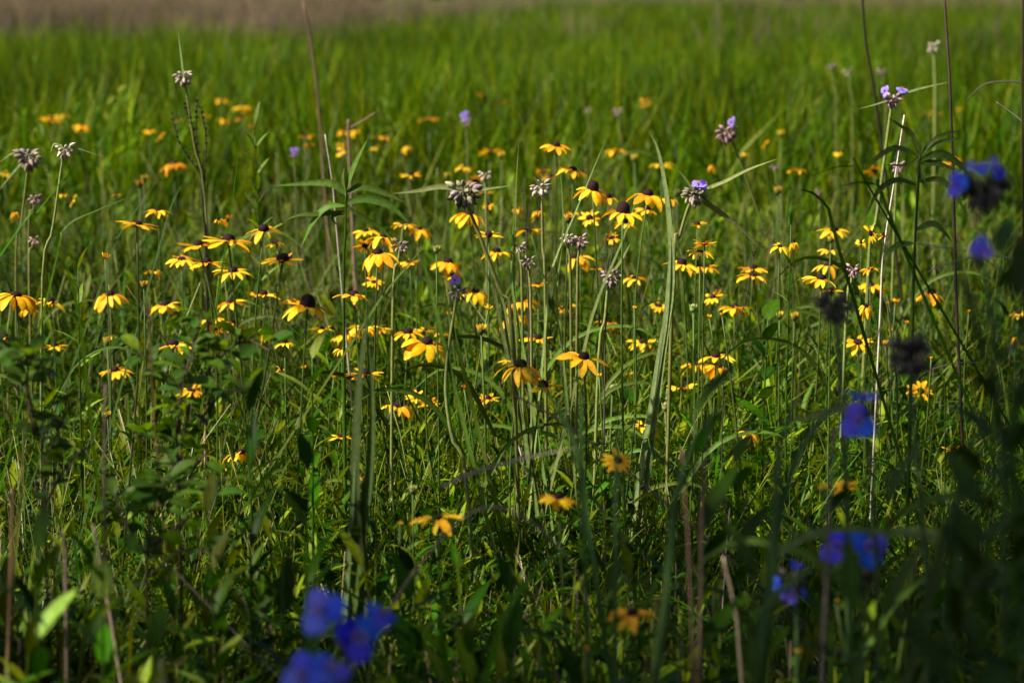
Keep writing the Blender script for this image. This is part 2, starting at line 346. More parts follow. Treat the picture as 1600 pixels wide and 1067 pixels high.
def build_stuff():
    r = random.Random(11)
    greens = [G_DEEP, G_DEEP, G_MID, G_MID, G_YEL, G_GREY]
    fine = [tuft(100 + i, 15, (0.14, 0.44), (0.003, 0.0075), 0.05, greens, curve=(0.1, 1.6)).mesh('fine_grass') for i in range(8)]
    broad = [tuft(200 + i, 9, (0.2, 0.46), (0.008, 0.015), 0.045, [G_DEEP, G_MID, G_GREY, G_YEL], lean=(0, 0.35), curve=(0.05, 1.3), mid=True).mesh('broad_grass') for i in range(6)]
    stalk = [stems(300 + i, 9, (0.25, 0.55), 0.06, [G_YEL, G_PALE, G_MID, (0.10, 0.09, 0.03)]).mesh('grass_stems') for i in range(5)]
    low = [tuft(400 + i, 34, (0.05, 0.2), (0.0022, 0.005), 0.07, [G_DEEP, G_MID, G_YEL], lean=(0.1, 0.9), curve=(0.2, 1.6), nseg=4).mesh('low_grass') for i in range(5)]
    pts = wedge(5200, 2.0, 9.0, r) + wedge(450, 2.3, 3.3, r) + wedge(900, 3.7, 5.6, r) + wedge(500, 0.9, 2.0, r)
    near = lambda p: min(1.0, 1.05 - 0.66 * max(0, min(0.5, p[1] - 2.85)) if p[1] < 3.5 else 0.72 + 0.16 * (p[1] - 3.5))
    patch = lambda p: (0.9 + 0.22 * math.sin(p[0] * 2.3 + 1.1) * math.sin(p[1] * 1.7)) * near(p)
    arch = [tuft(250 + i, 7, (0.26, 0.56), (0.006, 0.012), 0.04, [G_GREY, G_YEL, G_MID], lean=(0.1, 0.5), curve=(0.6, 2.4), mid=True).mesh('arching_grass') for i in range(5)]
    scatter('meadow_grass', 'fine and broad green meadow grass among the flowers', fine + broad + arch, pts, (0.65, 1.12), 0.10, r, patch)
    scatter('grass_stems', 'thin pale flowering stems standing up through the grass', stalk, wedge(460, 3.4, 9.0, r), (0.6, 1.05), 0.08, r, near)
    scatter('low_grass', 'short tangled grass close to the soil', low, wedge(4200, 1.2, 7.0, r), (0.7, 1.5), 0.2, r)
    leafy = [forb(500 + i, 0.36, 11, 0.095, 0.022, [G_MID, G_DEEP, G_YEL], G_YEL).mesh('lance_forb') for i in range(5)]
    leafy += [forb(520 + i, 0.26, 8, 0.05, 0.024, [G_DEEP, G_MID], (0.09, 0.06, 0.04), M_SHINY, 'oval', 0.35, 0.5, 2, 0.07).mesh('oval_forb') for i in range(4)]
    scatter('broadleaf_undergrowth', 'leafy green wildflower foliage between the grass', leafy, wedge(2500, 2.0, 8.5, r) + wedge(800, 2.2, 4.2, r), (0.65, 1.2), 0.12, r, near)
    dry = [stems(600 + i, 7, (0.12, 0.42), 0.09, [STRAW, TAN, WHITEST], (0.0008, 0.0018), m=M_DRY).mesh('straw') for i in range(4)]
    dry += [tuft(620 + i, 6, (0.12, 0.36), (0.002, 0.005), 0.08, [STRAW, TAN], lean=(0.2, 1.2), curve=(0.2, 1.4), m=M_DRY).mesh('dead_blades') for i in range(3)]
    scatter('dry_straw', 'dead tan straw caught among the green blades', dry, wedge(380, 2.4, 9.0, r), (0.6, 1.1), 0.35, r)
    # middle and far meadow: denser, coarser clumps
    far_g = [(0.033, 0.100, 0.0003), (0.056, 0.135, 0.0004), (0.012, 0.044, 0.0003), (0.13, 0.19, 0.001)]
    clump = [tuft(700 + i, 60, (0.25, 0.62), (0.005, 0.011), 0.16, far_g, curve=(0.05, 1.1), nseg=4).mesh('grass_clump') for i in range(7)]
    edge = lambda x, y: 27 + 28 * max(0, min(1, (x / y + 0.09) / 0.14)) + 3 * math.sin(x * 0.7) + 3 * math.sin(x * 0.31 + 1)
    pts = wedge(6500, 8.5, 24.0, r, 1.25, 0.8) + wedge(6000, 24.0, 62.0, r, 1.2, 2.0, keep=lambda x, y, q: y < edge(x, y) + q.gauss(0, 6))
    scatter('far_grass', 'dense green grass of the meadow beyond the flowers', clump, pts, (0.55, 1.4), 0.10, r, lambda p: 1.0 + max(0, p[1] - 20) * 0.008)
    fl = [forb(740 + i, 0.5, 14, 0.09, 0.02, [(0.07, 0.13, 0.012), (0.12, 0.17, 0.02)], G_YEL, nst=4, spread=0.12).mesh('far_forb') for i in range(4)]
    scatter('far_leafy_plants', 'bright leafy clumps in the meadow beyond the flowers', fl, wedge(1500, 8.0, 40.0, r, 1.2, 1.0), (0.7, 1.3), 0.1, r)
    brown = [stems(760 + i, 40, (0.3, 0.8), 0.3, [(0.13, 0.092, 0.066), (0.11, 0.080, 0.066), (0.09, 0.085, 0.03)], (0.003, 0.006), heads=True, m=M_DRY).mesh('dead_stems') for i in range(4)]
    kp = lambda x, y, q: y > edge(x, y) + q.gauss(0, 6) and q.random() < (1.0 if x / y < -0.06 else 0.15)
    scatter('dead_weeds', 'brown dead weeds along the far edge of the green', brown, wedge(3200, 24.0, 110.0, r, 1.15, 2.0, keep=kp) + wedge(130, 16.0, 55.0, r, 1.2, 1.0), (0.5, 1.4), 0.1, r)
build_stuff()

# ------------------------------------------------------------------ trees: shade tree and added sky-blocking trees behind the camera, wood on the horizon
def foliage(b, c, rad, n, leaf, cols, r, m=M_LEAF, clumps=40):
    for _ in range(clumps):
        d = Vector((r.gauss(0, 1), r.gauss(0, 1), r.gauss(0, 1))).normalized() * (r.random() ** 0.45)
        cc = c + Vector((d.x * rad[0], d.y * rad[1], d.z * rad[2])); cr = r.uniform(0.16, 0.36) * rad[2]
        for _ in range(n // clumps):
            p = cc + Vector((r.gauss(0, 0.5), r.gauss(0, 0.5), r.gauss(0, 0.4))) * cr
            u = Vector((r.gauss(0, 1), r.gauss(0, 1), r.gauss(0, 0.7))).normalized(); v = u.orthogonal().normalized(); v = Quaternion(u, r.uniform(0, 6.28)) @ v
            l = leaf * r.uniform(0.7, 1.3); mi = b.mat(m); k = len(b.v)
            b.v += [p - u * l * 0.5, p + v * l * 0.28, p + u * l * 0.5, p - v * l * 0.28]; b.c += [var(r.choice(cols), 0.25, r)] * 4; b.face((k, k + 1, k + 2, k + 3), mi)
def shade_tree():
    r = random.Random(5); cc = Vector((1.2, 2.12, 0.1)) + SUN * 6.0; base = Vector((cc.x - 0.9, cc.y - 1.6, 0))
    t = thing('shade_tree', 'broad leafy tree standing beside the camera and shading the nearest flowers', 'tree', base)
    b = MB(); top = cc + Vector((0, 0, 0.3)) - base; b.tube(bez([Vector((0, 0, -0.1)), Vector((0.05, 0.1, 1.2)), Vector((0.3, 0.7, 2.6)), top], 10), [0.2 - 0.016 * i for i in range(10)], (1, 1, 1), M_BARK, 8)
    for _ in range(11):
        d = Vector((r.gauss(0, 1), r.gauss(0, 1), r.uniform(0, 0.8))).normalized(); p0 = Vector((0.3, 0.7, 2.6)).lerp(top, r.random())
        b.tube(bez([p0, p0 + d * 0.7 + Vector((0, 0, 0.2)), p0 + d * 1.5], 5), [0.05, 0.04, 0.03, 0.02, 0.012], (1, 1, 1), M_BARK, 5)
    put('trunk', b.mesh('trunk'), t)
    b = MB(); foliage(b, cc - base, (1.85, 1.78, 0.9), 20000, 0.105, [G_DEEP, G_MID], r, clumps=80)
    o = put('crown', b.mesh('crown', smooth=False), t)
shade_tree()
def sky_block_tree(x, y, h, seed, label):  # unseen tree, added to block sky light from behind and deepen the shade
    r = random.Random(seed); base = Vector((x, y, 0)); t = thing('shade_tree', label, 'tree', base)
    b = MB(); b.tube(bez([Vector((0, 0, -0.1)), Vector((0.1, 0, h * 0.3)), Vector((0, 0.1, h * 0.85))], 8), [0.2 - 0.022 * i for i in range(8)], (1, 1, 1), M_BARK, 8)
    for k in range(8):
        a = r.uniform(0, 6.28); z = h * r.uniform(0.25, 0.7); d = Vector((math.cos(a), math.sin(a), 0.5)); p0 = Vector((0.05, 0.03, z)); b.tube([p0, p0 + d * 0.9, p0 + d * 1.7], [0.05, 0.03, 0.012], (1, 1, 1), M_BARK, 5)
    put('trunk', b.mesh('trunk'), t)
    b = MB(); foliage(b, Vector((0, 0, h * 0.55)), (2.4, 2.0, h * 0.42), 9000, 0.14, [G_DEEP, G_MID], r, clumps=60); put('crown', b.mesh('crown', smooth=False), t)
sky_block_tree(-1.2, -6.5, 6.5, 61, 'tall unseen tree added directly behind the camera to block sky')
sky_block_tree(3.6, -5.2, 7.0, 62, 'tall unseen tree added behind the camera, on its right side, to block sky')
sky_block_tree(6.5, -2.0, 6.5, 63, 'unseen tree added to block sky, standing farthest to the right of the camera')
def far_wood():
    r = random.Random(6); b = MB()
    for i in range(46):
        x = -230 + i * 11 + r.uniform(-4, 4); y = r.uniform(300, 340) + (0 if -45 < x < 0 else 110); h = r.uniform(7, 12)
        b.tube([Vector((x, y, -0.3)), Vector((x + 0.2, y, h * 0.4)), Vector((x, y, h * 0.8))], [0.35, 0.25, 0.08], (0.05, 0.04, 0.03), M_STEM, 5)
        foliage(b, Vector((x, y, h * 0.5)), (5.5, 4, h * 0.5), 900, 0.9, [(0.025, 0.05, 0.012), (0.035, 0.065, 0.015)], r, clumps=18)
    o = put('far_wood', b.mesh('far_wood', smooth=False)); o['kind'] = 'stuff'; o['label'] = 'dark green wood along the horizon beyond the field'
far_wood()

# ------------------------------------------------------------------ yellow coneflowers
YEL = [(0.82, 0.50, 0.010), (0.84, 0.53, 0.012), (0.80, 0.44, 0.008), (0.86, 0.58, 0.022)]
def petal_mesh(name, droop, seed, L=1.0, w0=0.34, lift=0.0):
    """one ray petal along +x, unit length; droop is how far it bends down along its length"""
    r = random.Random(seed); b = MB(); path = []; p = Vector((0, 0, 0)); ang = lift + r.uniform(-0.06, 0.06); n = 8
    for i in range(n):
        path.append(p.copy()); p = p + Vector((math.cos(ang), r.uniform(-0.02, 0.02), math.sin(ang))) * (L / (n - 1))
        ang -= droop / (n - 1) * (1.6 if i < 3 else 0.75)
    ws = [w0 * k * r.uniform(0.93, 1.07) for k in (0.45, 0.72, 0.92, 1.0, 0.98, 0.85, 0.58, 0.12)]
    c = r.choice(YEL); base = [c[0] * 0.95, c[1] * 0.82, c[2]]
    b.strip(path, ws, base, M_PETAL, side=Vector((0, 1, 0)), fold=r.choice((-0.28, -0.2, 0.16)), twist=r.uniform(-0.3, 0.3), col2=c)
    return b
DROOP = {'f': (0.25, 0.10), 's': (0.6, 0.03), 'd': (1.0, -0.06), 'u': (0.3, 0.08), 'h': (-0.5, 0.85)}
PETB = {k: [petal_mesh('petal', dr, 31 * i + ord(k), 1.0, (0.41, 0.34, 0.44, 0.38, 0.31)[i], li) for i in range(5)] for k, (dr, li) in DROOP.items()}
PETM = {k: [b.mesh('petal') for b in v] for k, v in PETB.items()}
def cone_b(seed, flat):
    r = random.Random(seed); b = MB(); h = 0.62 if flat else 1.0; prof = []
    for i in range(11):
        a = i / 10 * math.pi * 0.5; prof.append((max(0.04, math.cos(a) ** 0.75) * (0.92 + 0.1 * math.sin(a * 2)), -0.12 + (h + 0.12) * math.sin(a)))
    b.lathe([(0.7, -0.3)] + prof, (1, 1, 1), M_CONE, 16, bump=0.055); return b
CONEB = [cone_b(1, False), cone_b(2, True), cone_b(3, False)]; CONEM = [b.mesh('cone') for b in CONEB]
def stem_b(seed, leaves=False):
    r = random.Random(seed); b = MB(); k = r.uniform(-0.05, 0.05); k2 = r.uniform(-0.05, 0.05)
    path = bez([Vector((k * 0.9, k2, -0.02)), Vector((k * 0.3, k2 * 0.9, 0.35)), Vector((-k * 0.3, -k2 * 0.2, 0.7)), Vector((0, 0, 1))], 9)
    return b, path
def stem_mesh(seed, h):
    b, path = stem_b(seed); path = [Vector((p.x * 0.6, p.y * 0.6, p.z * h)) for p in path]
    b.tube(path, [0.0021, 0.002, 0.002, 0.0019, 0.0018, 0.0017, 0.0016, 0.0015, 0.0016], var((0.055, 0.098, 0.014), 0.25, random.Random(seed)), M_STEM, 6); return b
def calyx_b(r):
    b = MB()
    for i in range(9):
        a = i * 0.698; add_leaf(b, Vector((0, 0, -0.15)), Vector((math.cos(a), math.sin(a), -0.1)), 0.9, 0.26, 0.9, var(G_MID, 0.2, r), r, n=5)
    b.lathe([(0.15, -0.5), (0.4, -0.25), (0.6, -0.05)], G_MID, M_LEAF, 7); return b
CALB = calyx_b(random.Random(4)); CALM = CALB.mesh('calyx')
RLEAFM = []
for i in range(4):
    b = MB(); r0 = random.Random(40 + i); add_leaf(b, Vector((0, 0, 0)), Vector((1, 0, 0.9)), 1.0, 0.2, 1.0, var(r0.choice([G_MID, G_DEEP, G_GREY]), 0.2, r0), r0); RLEAFM.append(b.mesh('leaf'))

def head_matrix(r, kind, az=None):
    tilt = {'f': 0.10, 's': 0.14, 'd': 0.16, 'u': 0.62, 'h': 0.2}[kind] * r.uniform(0.5, 1.3)
    a = math.radians(-90) + r.gauss(0, 0.5) if kind == 'u' else r.uniform(0, 6.283)     # towards what the head leans
    q = Vector((math.cos(a) * math.sin(tilt), math.sin(a) * math.sin(tilt), math.cos(tilt)))
    return q.to_track_quat('Z', 'Y').to_matrix().to_4x4() @ Matrix.Rotation(r.uniform(0, 6.28), 4, 'Z')
def petal_places(r, kind, D):
    worn = r.choice((0.03, 0.05, 0.08, 0.25)); n = r.randint(10, 14) if kind != 'h' else 12; out = []
    L0 = D * {'f': 0.41, 's': 0.44, 'd': 0.54, 'u': 0.40, 'h': 0.30}[kind]; rc = D * 0.125 * (0.75 if kind == 'h' else 1)
    for i in range(n):
        if kind != 'h' and r.random() < worn: continue
        a = (i + r.uniform(-0.22, 0.22)) / n * 6.283; L = L0 * r.uniform(0.8, 1.1) * (0.65 if r.random() < 0.06 else 1)
        M = Matrix.Rotation(a, 4, 'Z') @ Matrix.Translation((rc * 0.82, 0, 0.0)) @ Matrix.Rotation(r.gauss(0.0, 0.2), 4, 'Y') @ Matrix.Rotation(r.gauss(0, 0.2), 4, 'X') @ Matrix.Scale(L, 4)
        out.append((r.randrange(5), M))
    return out, rc
LOOK = {'f': 'yellow coneflower with level petals', 's': 'yellow coneflower, petals slightly lowered', 'd': 'yellow coneflower with hanging petals',
        'u': 'yellow coneflower showing its face', 'h': 'half-open yellow coneflower', 't': 'small yellow coneflower', 'b': 'small yellow coneflower bud'}
SMALL = []
for i in range(6):                                         # distant flowers: one shared mesh each, a few pixels wide
    r = random.Random(70 + i); b = MB(); kind = 'fsdsuf'[i]; M0 = head_matrix(r, kind); pl, rc = petal_places(r, kind, 0.06)
    for j, M in pl: b.add(PETB[kind][j], M0 @ M)
    b.add(CONEB[i % 3], M0 @ Matrix.Scale(rc * 1.1, 4)); b.tube(bez([Vector((0.01, 0, -0.62)), Vector((-0.006, 0.004, -0.3)), Vector((0, 0, 0))], 5), [0.002] * 5, (0.055, 0.098, 0.014), M_STEM, 4)
    SMALL.append(b.mesh('small_coneflower'))
BUDS = []
for i in range(3):
    r = random.Random(90 + i); b = MB(); yellow = i < 2
    for k in range(11):
        a = k * 0.571; add_leaf(b, Vector((0.003 * math.cos(a), 0.003 * math.sin(a), 0)), Vector((math.cos(a), math.sin(a), 1.6)), 0.013, 0.0035, -0.5, var(r.choice(YEL) if yellow else (0.30, 0.33, 0.10), 0.15, r), r, M_PETAL, n=5)
    b.lathe([(0.001, -0.004), (0.0055, 0), (0.006, 0.005), (0.004, 0.009), (0.001, 0.011)], (0.16, 0.17, 0.04) if yellow else (0.22, 0.26, 0.09), M_BUD, 8, bump=0.08)
    b.tube(bez([Vector((0.012, 0, -0.5)), Vector((-0.006, 0.004, -0.25)), Vector((0, 0, 0))], 5), [0.0016] * 5, (0.055, 0.098, 0.014), M_STEM, 4)
    BUDS.append(b.mesh('coneflower_bud'))

FLOWERS = [
 # far, out of focus
 (80,188,26,'t','lower one of the pair at far upper left'),(97,181,22,'t','upper one of the pair at far upper left'),
 (129,197,20,'t','alone, just right of the far upper-left pair'),(234,205,18,'t','in dim grass left of the black seedheads, left one'),
 (250,214,14,'t','in dim grass left of the black seedheads, right one'),(278,189,15,'t','touching the left side of the black seedheads'),
 (322,182,13,'t','just right of the black seedhead tops'),(347,157,20,'t','topmost of the cluster right of the black seedheads'),
 (350,187,18,'t','lowest left of the cluster beyond the black seedheads'),(380,168,26,'t','largest of the far clump left of the tan stalk'),
 (388,175,20,'t','under the largest far bloom left of the tan stalk'),(377,187,20,'t','lowest of the far clump left of the tan stalk'),
 (395,197,14,'t','lowest right of the clump left of the tan stalk'),(8,271,20,'t','cut by the left edge below the pale spiderworts'),
 (272,257,32,'t','below the base of the black seedheads'),(100,305,16,'t','right beside the stem of the straight pale spiderwort'),
 (114,313,11,'t','tiny, under its neighbour beside the straight pale spiderwort'),(181,306,15,'t','alone in grass, midway between pale spiderwort and black seedheads'),
 (218,291,11,'b','pair below the black seedheads, lower one'),(225,282,10,'b','pair below the black seedheads, upper one'),(23,333,12,'t','by the left edge under the crossing bent blades'),
 (341,345,11,'t','left of two specks above the big left cluster'),(356,344,14,'t','right of two specks above the big left cluster'),
 (478,214,24,'t','brightest of the blurred ones beside the tan stalk'),(483,227,15,'t','tucked under the brightest beside the tan stalk'),
 (538,207,20,'t','behind the broken post, upper left'),(555,205,16,'t','behind the broken post, upper right'),(534,225,16,'t','behind the broken post, left of its middle'),
 (531,237,14,'t','behind the broken post, lowest'),(588,215,13,'t','right of the broken post, first in line'),(601,217,12,'t','right of the broken post, second in line'),
 (586,231,11,'t','below the line right of the broken post'),(636,230,13,'t','dim, alone between broken post and blue-white bloom'),
 (671,185,26,'t','alone and bright, high above the meadow centre'),(757,154,28,'t','left of the highest central pair'),(782,160,20,'t','right of the highest central pair'),
 (766,237,30,'t','bright, under the far blue-white bloom'),(724,262,22,'t','just above the two-bract mauve spiderwort, on a thick stem'),(699,278,10,'b','left above the two-bract mauve spiderwort'),
 (783,246,10,'b','right of the bright bloom under the blue-white one'),(742,283,30,'t','half hidden behind the mauve spiderwort head'),(757,302,24,'t','below the right bract of the two-bract spiderwort'),
 (763,321,18,'t','second below the right bract of the two-bract spiderwort'),(962,236,30,'t','level, alone right of the highest dark-coned flower'),
 (991,250,10,'b','between the two blurred blooms above centre right'),(1033,258,28,'t','blurred, above the broad grey-green blades'),
 (1006,161,17,'t','highest orange speck right of centre'),(1090,352,26,'t','just right of the stem under the violet-topped spiderwort'),
 (1101,381,30,'t','upper of the stacked pair beyond the grey-green blades'),(1094,394,32,'t','lower of the stacked pair beyond the grey-green blades'),
 (1113,260,11,'t','between violet-topped and pink spiderworts'),(1165,241,11,'t','right of the pink spiderwort stem'),(1195,226,11,'t','further right of the pink spiderwort, higher'),
 (1220,212,11,'b','high, far right of the pink spiderwort'),(1239,267,16,'t','left of the touching pair beyond the pink spiderwort'),(1252,267,16,'t','right of the touching pair beyond the pink spiderwort'),
 (1215,302,12,'b','under the touching pair beyond the pink spiderwort'),(1310,240,13,'t','dim, left of the twin-bloomed spiderwort stem'),
 (1367,267,28,'t','caught between twin-bloomed stem and white stalk'),(1450,178,18,'t','orange left one beside the blurred white head stem'),
 (1462,177,16,'t','orange right one beside the blurred white head stem'),(1500,170,12,'t','dim orange, right of the dark upright stalk'),
 (1496,248,12,'t','under the right tip of the whorled plant'),(1480,255,14,'t','beneath the leaves of the right whorled plant'),
 (1360,365,18,'t','left of two beside the white stalk base'),(1380,370,16,'t','right of two beside the white stalk base'),(1345,381,13,'t','small, under two beside the white stalk base'),
 (1218,386,24,'t','left of the feathery weed at right of centre'),(1240,381,14,'t','behind the feathery weed at right of centre'),
 (1298,377,10,'b','between the stacked blooms at right'),(1057,305,10,'b','right of the grey-green blade tips'),
 (860,277,28,'t','left behind the overlapping blooms at top centre'),(848,267,20,'t','upper left behind the overlapping blooms at top centre'),
 (810,327,16,'t','by the tall thin central blade, left'),(841,331,18,'t','by the whitish spiderwort stem'),(896,333,16,'t','left above the open-faced bloom near centre'),
 (888,345,13,'b','left beside the open-faced bloom near centre'),(764,368,36,'t','behind the diagonal mauve spiderwort stem'),
 # the sharp band: upper
 (214,351,64,'f','leftmost sharp one below the pale spiderwort'),(247,330,40,'s','behind the leftmost sharp one, crossed by a blade'),
 (310,384,64,'f','left of the overlapping pair in the big left cluster'),(357,377,70,'f','right of the overlapping pair in the big left cluster'),
 (284,406,48,'s','lower left of the big left cluster'),(323,411,56,'f','lowest middle of the big left cluster'),(364,425,50,'s','separate, right under the big left cluster'),
 (412,360,52,'s','tall dark dome, upper right of the left cluster'),(432,382,34,'s','blurred behind the tall dome of the left cluster'),
 (442,407,68,'f','wide, under the tall dome of the left cluster'),(240,424,30,'s','dim, left below the big left cluster'),
 (164,403,27,'h','upright, left of the big left cluster'),(172,462,46,'d','on a bare brown stem at left'),(258,478,46,'s','behind shrub leaf tips at left'),
 (225,448,11,'b','above the shrub leaf tips at left'),(360,474,44,'s','just below the big left cluster, above the shrub'),
 (330,500,40,'s','left of three at the shrub top'),(337,515,30,'u','lowest of three at the shrub top'),(366,505,30,'d','right of three at the shrub top'),
 (25,462,58,'d','large, cut by the left edge'),(44,484,22,'d','hidden under the large one at the left edge'),(78,473,48,'s','right of the large one at the left edge'),
 (85,541,38,'f','low, under the pair by the left edge'),(10,526,11,'t','tiny, cut by left edge below the large one'),(271,540,58,'s','showing a dark dome just above the round shrub leaves'),
 (168,537,13,'b','left of the round shrub leaves'),(180,580,46,'s','among shrub leaves at left'),(297,610,40,'s','seen through a gap in the shrub'),
 (378,708,54,'d','behind dark upright leaves below the shrub'),(168,651,10,'b','deep in the shrub'),(285,788,12,'b','deep in shadow, low left'),
 (412,461,50,'f','beyond the shrub, under the wide bloom'),(480,479,74,'s','very wide, tall black cone, left of the paired blades'),
 (572,362,38,'s','narrow, left of the drooping bloom under the whorled plant'),(570,384,26,'t','pale underside, beneath the narrow bloom below the whorled plant'),
 (600,372,48,'d','facing us under the whorled plant'),(590,398,58,'d','under the facing bloom below the whorled plant'),
 (632,352,34,'s','crossed by a whorled plant leaf'),(656,359,30,'d','right of the one crossed by a whorl leaf'),
 (642,274,34,'f','high, right of the whorled plant, dark side'),(640,411,38,'f','behind a bent blade, right of the drooping pair'),
 (584,441,32,'u','just above the paired dark blade tips'),(553,463,58,'s','cut by the paired dark blade tips'),
 (503,514,36,'f','left of the paired blades, low in grass'),(415,517,20,'t','right of the shrub top'),(445,537,25,'t','ragged, right of the shrub'),
 (540,524,46,'s','touching the paired blades at left'),(566,514,46,'s','behind the paired blades'),(590,515,44,'s','touching the paired blades at right'),
 (534,546,22,'t','hanging under the cluster at the paired blades'),(571,585,62,'f','low, behind the paired blades'),(522,590,18,'h','left of the low one behind paired blades'),
 (474,576,18,'h','small, midway between shrub and paired blades'),(439,577,12,'t','at the right foot of the shrub'),
 (638,521,50,'s','left of the three right of the paired blades'),(664,517,32,'f','middle rear of the three right of paired blades'),(667,537,58,'d','front of the three right of the paired blades'),
 (690,521,30,'f','thin, edge-on, behind a grey blade'),(650,620,34,'u','upper of the low trio right of paired blades'),(622,635,46,'d','left of the low trio right of paired blades'),
 (671,630,36,'f','right of the low trio, edge-on'),(533,683,36,'f','low, left of the paired blades'),(406,713,14,'b','at the shrub foot, right side'),
 (700,411,42,'d','domed and symmetrical, left of the diagonal pale stem'),(708,432,32,'f','behind the single violet spiderwort bloom'),
 (682,393,11,'b','green, above the domed symmetrical bloom'),(743,457,40,'d','right of the single violet spiderwort bloom'),
 (702,492,18,'h','left of the single violet spiderwort stem'),(763,483,24,'h','right of the single violet spiderwort stem'),(752,519,15,'b','low, right of the single violet spiderwort stem'),
 (733,336,44,'d','crossed by the diagonal mauve spiderwort stem'),(776,395,42,'s','between the diagonal pale stem and tall thin blade'),
 # centre and right
 (869,229,42,'s','highest dark-coned flower, top centre'),(895,267,44,'s','left, below the highest dark-coned flower'),
 (926,297,52,'d','above the tallest black cone at centre'),(950,310,32,'s','tucked right under the bloom above the tallest cone'),
 (1012,305,52,'d','left against the broad grey-green blade'),(1048,312,24,'d','right against the broad grey-green blade'),
 (973,333,66,'s','with the tallest black cone, at centre'),(1010,329,32,'s','behind the tallest black cone, right'),(977,350,32,'s','blurred beneath the tallest black cone'),
 (921,341,36,'u','round, left of the tallest black cone'),(956,372,26,'u','beneath the tallest black cone, ruffled'),
 (828,360,42,'s','ragged, beside the whitish spiderwort stem'),(899,403,40,'d','with a dark cone under the twin mauve heads'),
 (930,420,28,'f','dim, beside the striped mauve head'),(992,436,34,'s','right of the striped mauve head'),
 (840,445,38,'f','edge-on, under the small mauve heads'),(812,473,44,'d','upper of the overlapping two at centre'),(802,495,42,'d','lower of the overlapping two at centre'),
 (887,480,34,'u','frilled, right of the overlapping two at centre'),(949,503,42,'d','alone below the striped mauve head'),
 (991,482,14,'h','pale, right of the lone bloom at centre'),(1031,478,30,'u','just left of the grey-green blade pair'),
 (840,530,50,'f','dim, behind the big dark arching blade'),(1005,536,46,'s','left of the foot of the grey-green blades'),
 (912,560,66,'s','broad and level, centre, at mid height'),(936,588,18,'h','right under the broad level bloom'),
 (814,572,66,'d','largest, crossed by the dark arching blade'),(800,566,34,'s','behind the largest bloom, upper left'),
 (848,604,66,'f','edge-on below the largest bloom'),(763,623,38,'f','edge-on, left below the largest bloom'),(725,606,20,'h','left of the edge-on bloom low at centre'),
 (994,584,36,'s','just above the dark leaf, right of centre'),(1003,666,30,'u','low, on the shaded side right of centre'),
 (1065,413,50,'s','right side of the grey-green blade pair, tall'),(1103,418,40,'s','second right of the grey-green blade pair'),
 (1114,464,36,'u','third right of the grey-green blades, tilted'),(1148,482,46,'s','under the wiry forked seedhead'),
 (1177,420,46,'f','upper of the stacked two by the wiry seedhead'),(1177,432,50,'s','lower of the stacked two by the wiry seedhead'),
 (1108,496,18,'h','left one of two half-open below the tilted bloom'),(1128,492,14,'h','right one of two half-open below the tilted bloom'),
 (1119,558,52,'s','upper of the right-hand overlapping group'),(1092,570,46,'d','lower left of the right-hand overlapping group'),(1123,574,34,'d','lower right of the right-hand overlapping group'),
 (1065,605,50,'f','behind dark blurred leaves right of centre'),(1169,676,34,'d','tilted away in half shade, right of centre'),
 (957,612,14,'b','pale and closed below the broad level bloom'),(1040,639,13,'b','pale and closed, right of centre'),(1083,485,12,'b','green and closed by the tilted bloom'),
 (1303,361,42,'s','top of the column of stacked blooms at right'),(1296,391,34,'s','second in the column of stacked blooms at right'),
 (1294,415,46,'s','third in the column of stacked blooms at right'),(1283,437,54,'s','fourth, widest in the column at right'),
 (1298,456,30,'t','lowest in the column, above the dark blurred head'),(1361,447,42,'s','sharp, right against the white stalk'),
 (1360,421,26,'t','blurred, against the twin-bloomed stem'),(1353,481,17,'t','low, left of the white stalk foot'),
 (1399,472,22,'h','first right of the white stalk'),(1386,475,14,'h','touching the white stalk, narrow'),(1416,505,14,'h','upright, right of the white stalk foot'),
 (1393,518,18,'h','flat topped, above the big dark spent head'),(1383,538,22,'h','spiky, left of the big dark spent head'),
 (1340,535,50,'u','star-like with wide petals, right'),(1455,459,40,'d','domed, alone at right with straight stem'),
 (1514,488,15,'h','small, right of the dark mottled stalk'),(1455,561,14,'h','directly right of the big dark spent head'),
 (1438,611,42,'u','star-like, below the big dark spent head'),(1592,490,28,'s','cut by the right edge'),(1587,528,11,'t','tiny, at the right edge'),
 (1218,496,11,'b','left of two at far right of the wiry seedhead'),(1241,498,12,'b','right of two at far right of the wiry seedhead'),
 (1490,704,36,'f','in deep shade behind the dark right plant'),
 # shaded front, out of focus
 (683,810,70,'s','in shade right of the paired blades, low',3.0),(625,819,17,'h','in shade beside a low wide bloom',3.0),
 (645,768,12,'b','pale, in shade below the low trio',3.3),(569,754,12,'b','between the paired blades, low',3.3),
 (965,719,50,'u','in half shade behind the dark upright blade',3.0),(872,779,56,'s','dim, against the dark arching blade, low',2.75),
 (988,960,72,'s','at the bottom in deep shade',2.45),(916,1014,22,'h','dim, at the very bottom near centre',2.4),
 (1320,760,46,'u','orange and tilted, beside the grey stalk',2.7),(1285,767,13,'b','beside the orange tilted bloom in shade',2.7),
 (1433,858,16,'h','right of the low twin blue blooms',2.5),(1306,939,14,'h','beside the grey stalk near the bottom',2.5),
 (1247,1020,28,'h','at the bottom, lower right',2.4),(1430,1041,14,'b','at the very bottom right',2.4),
]
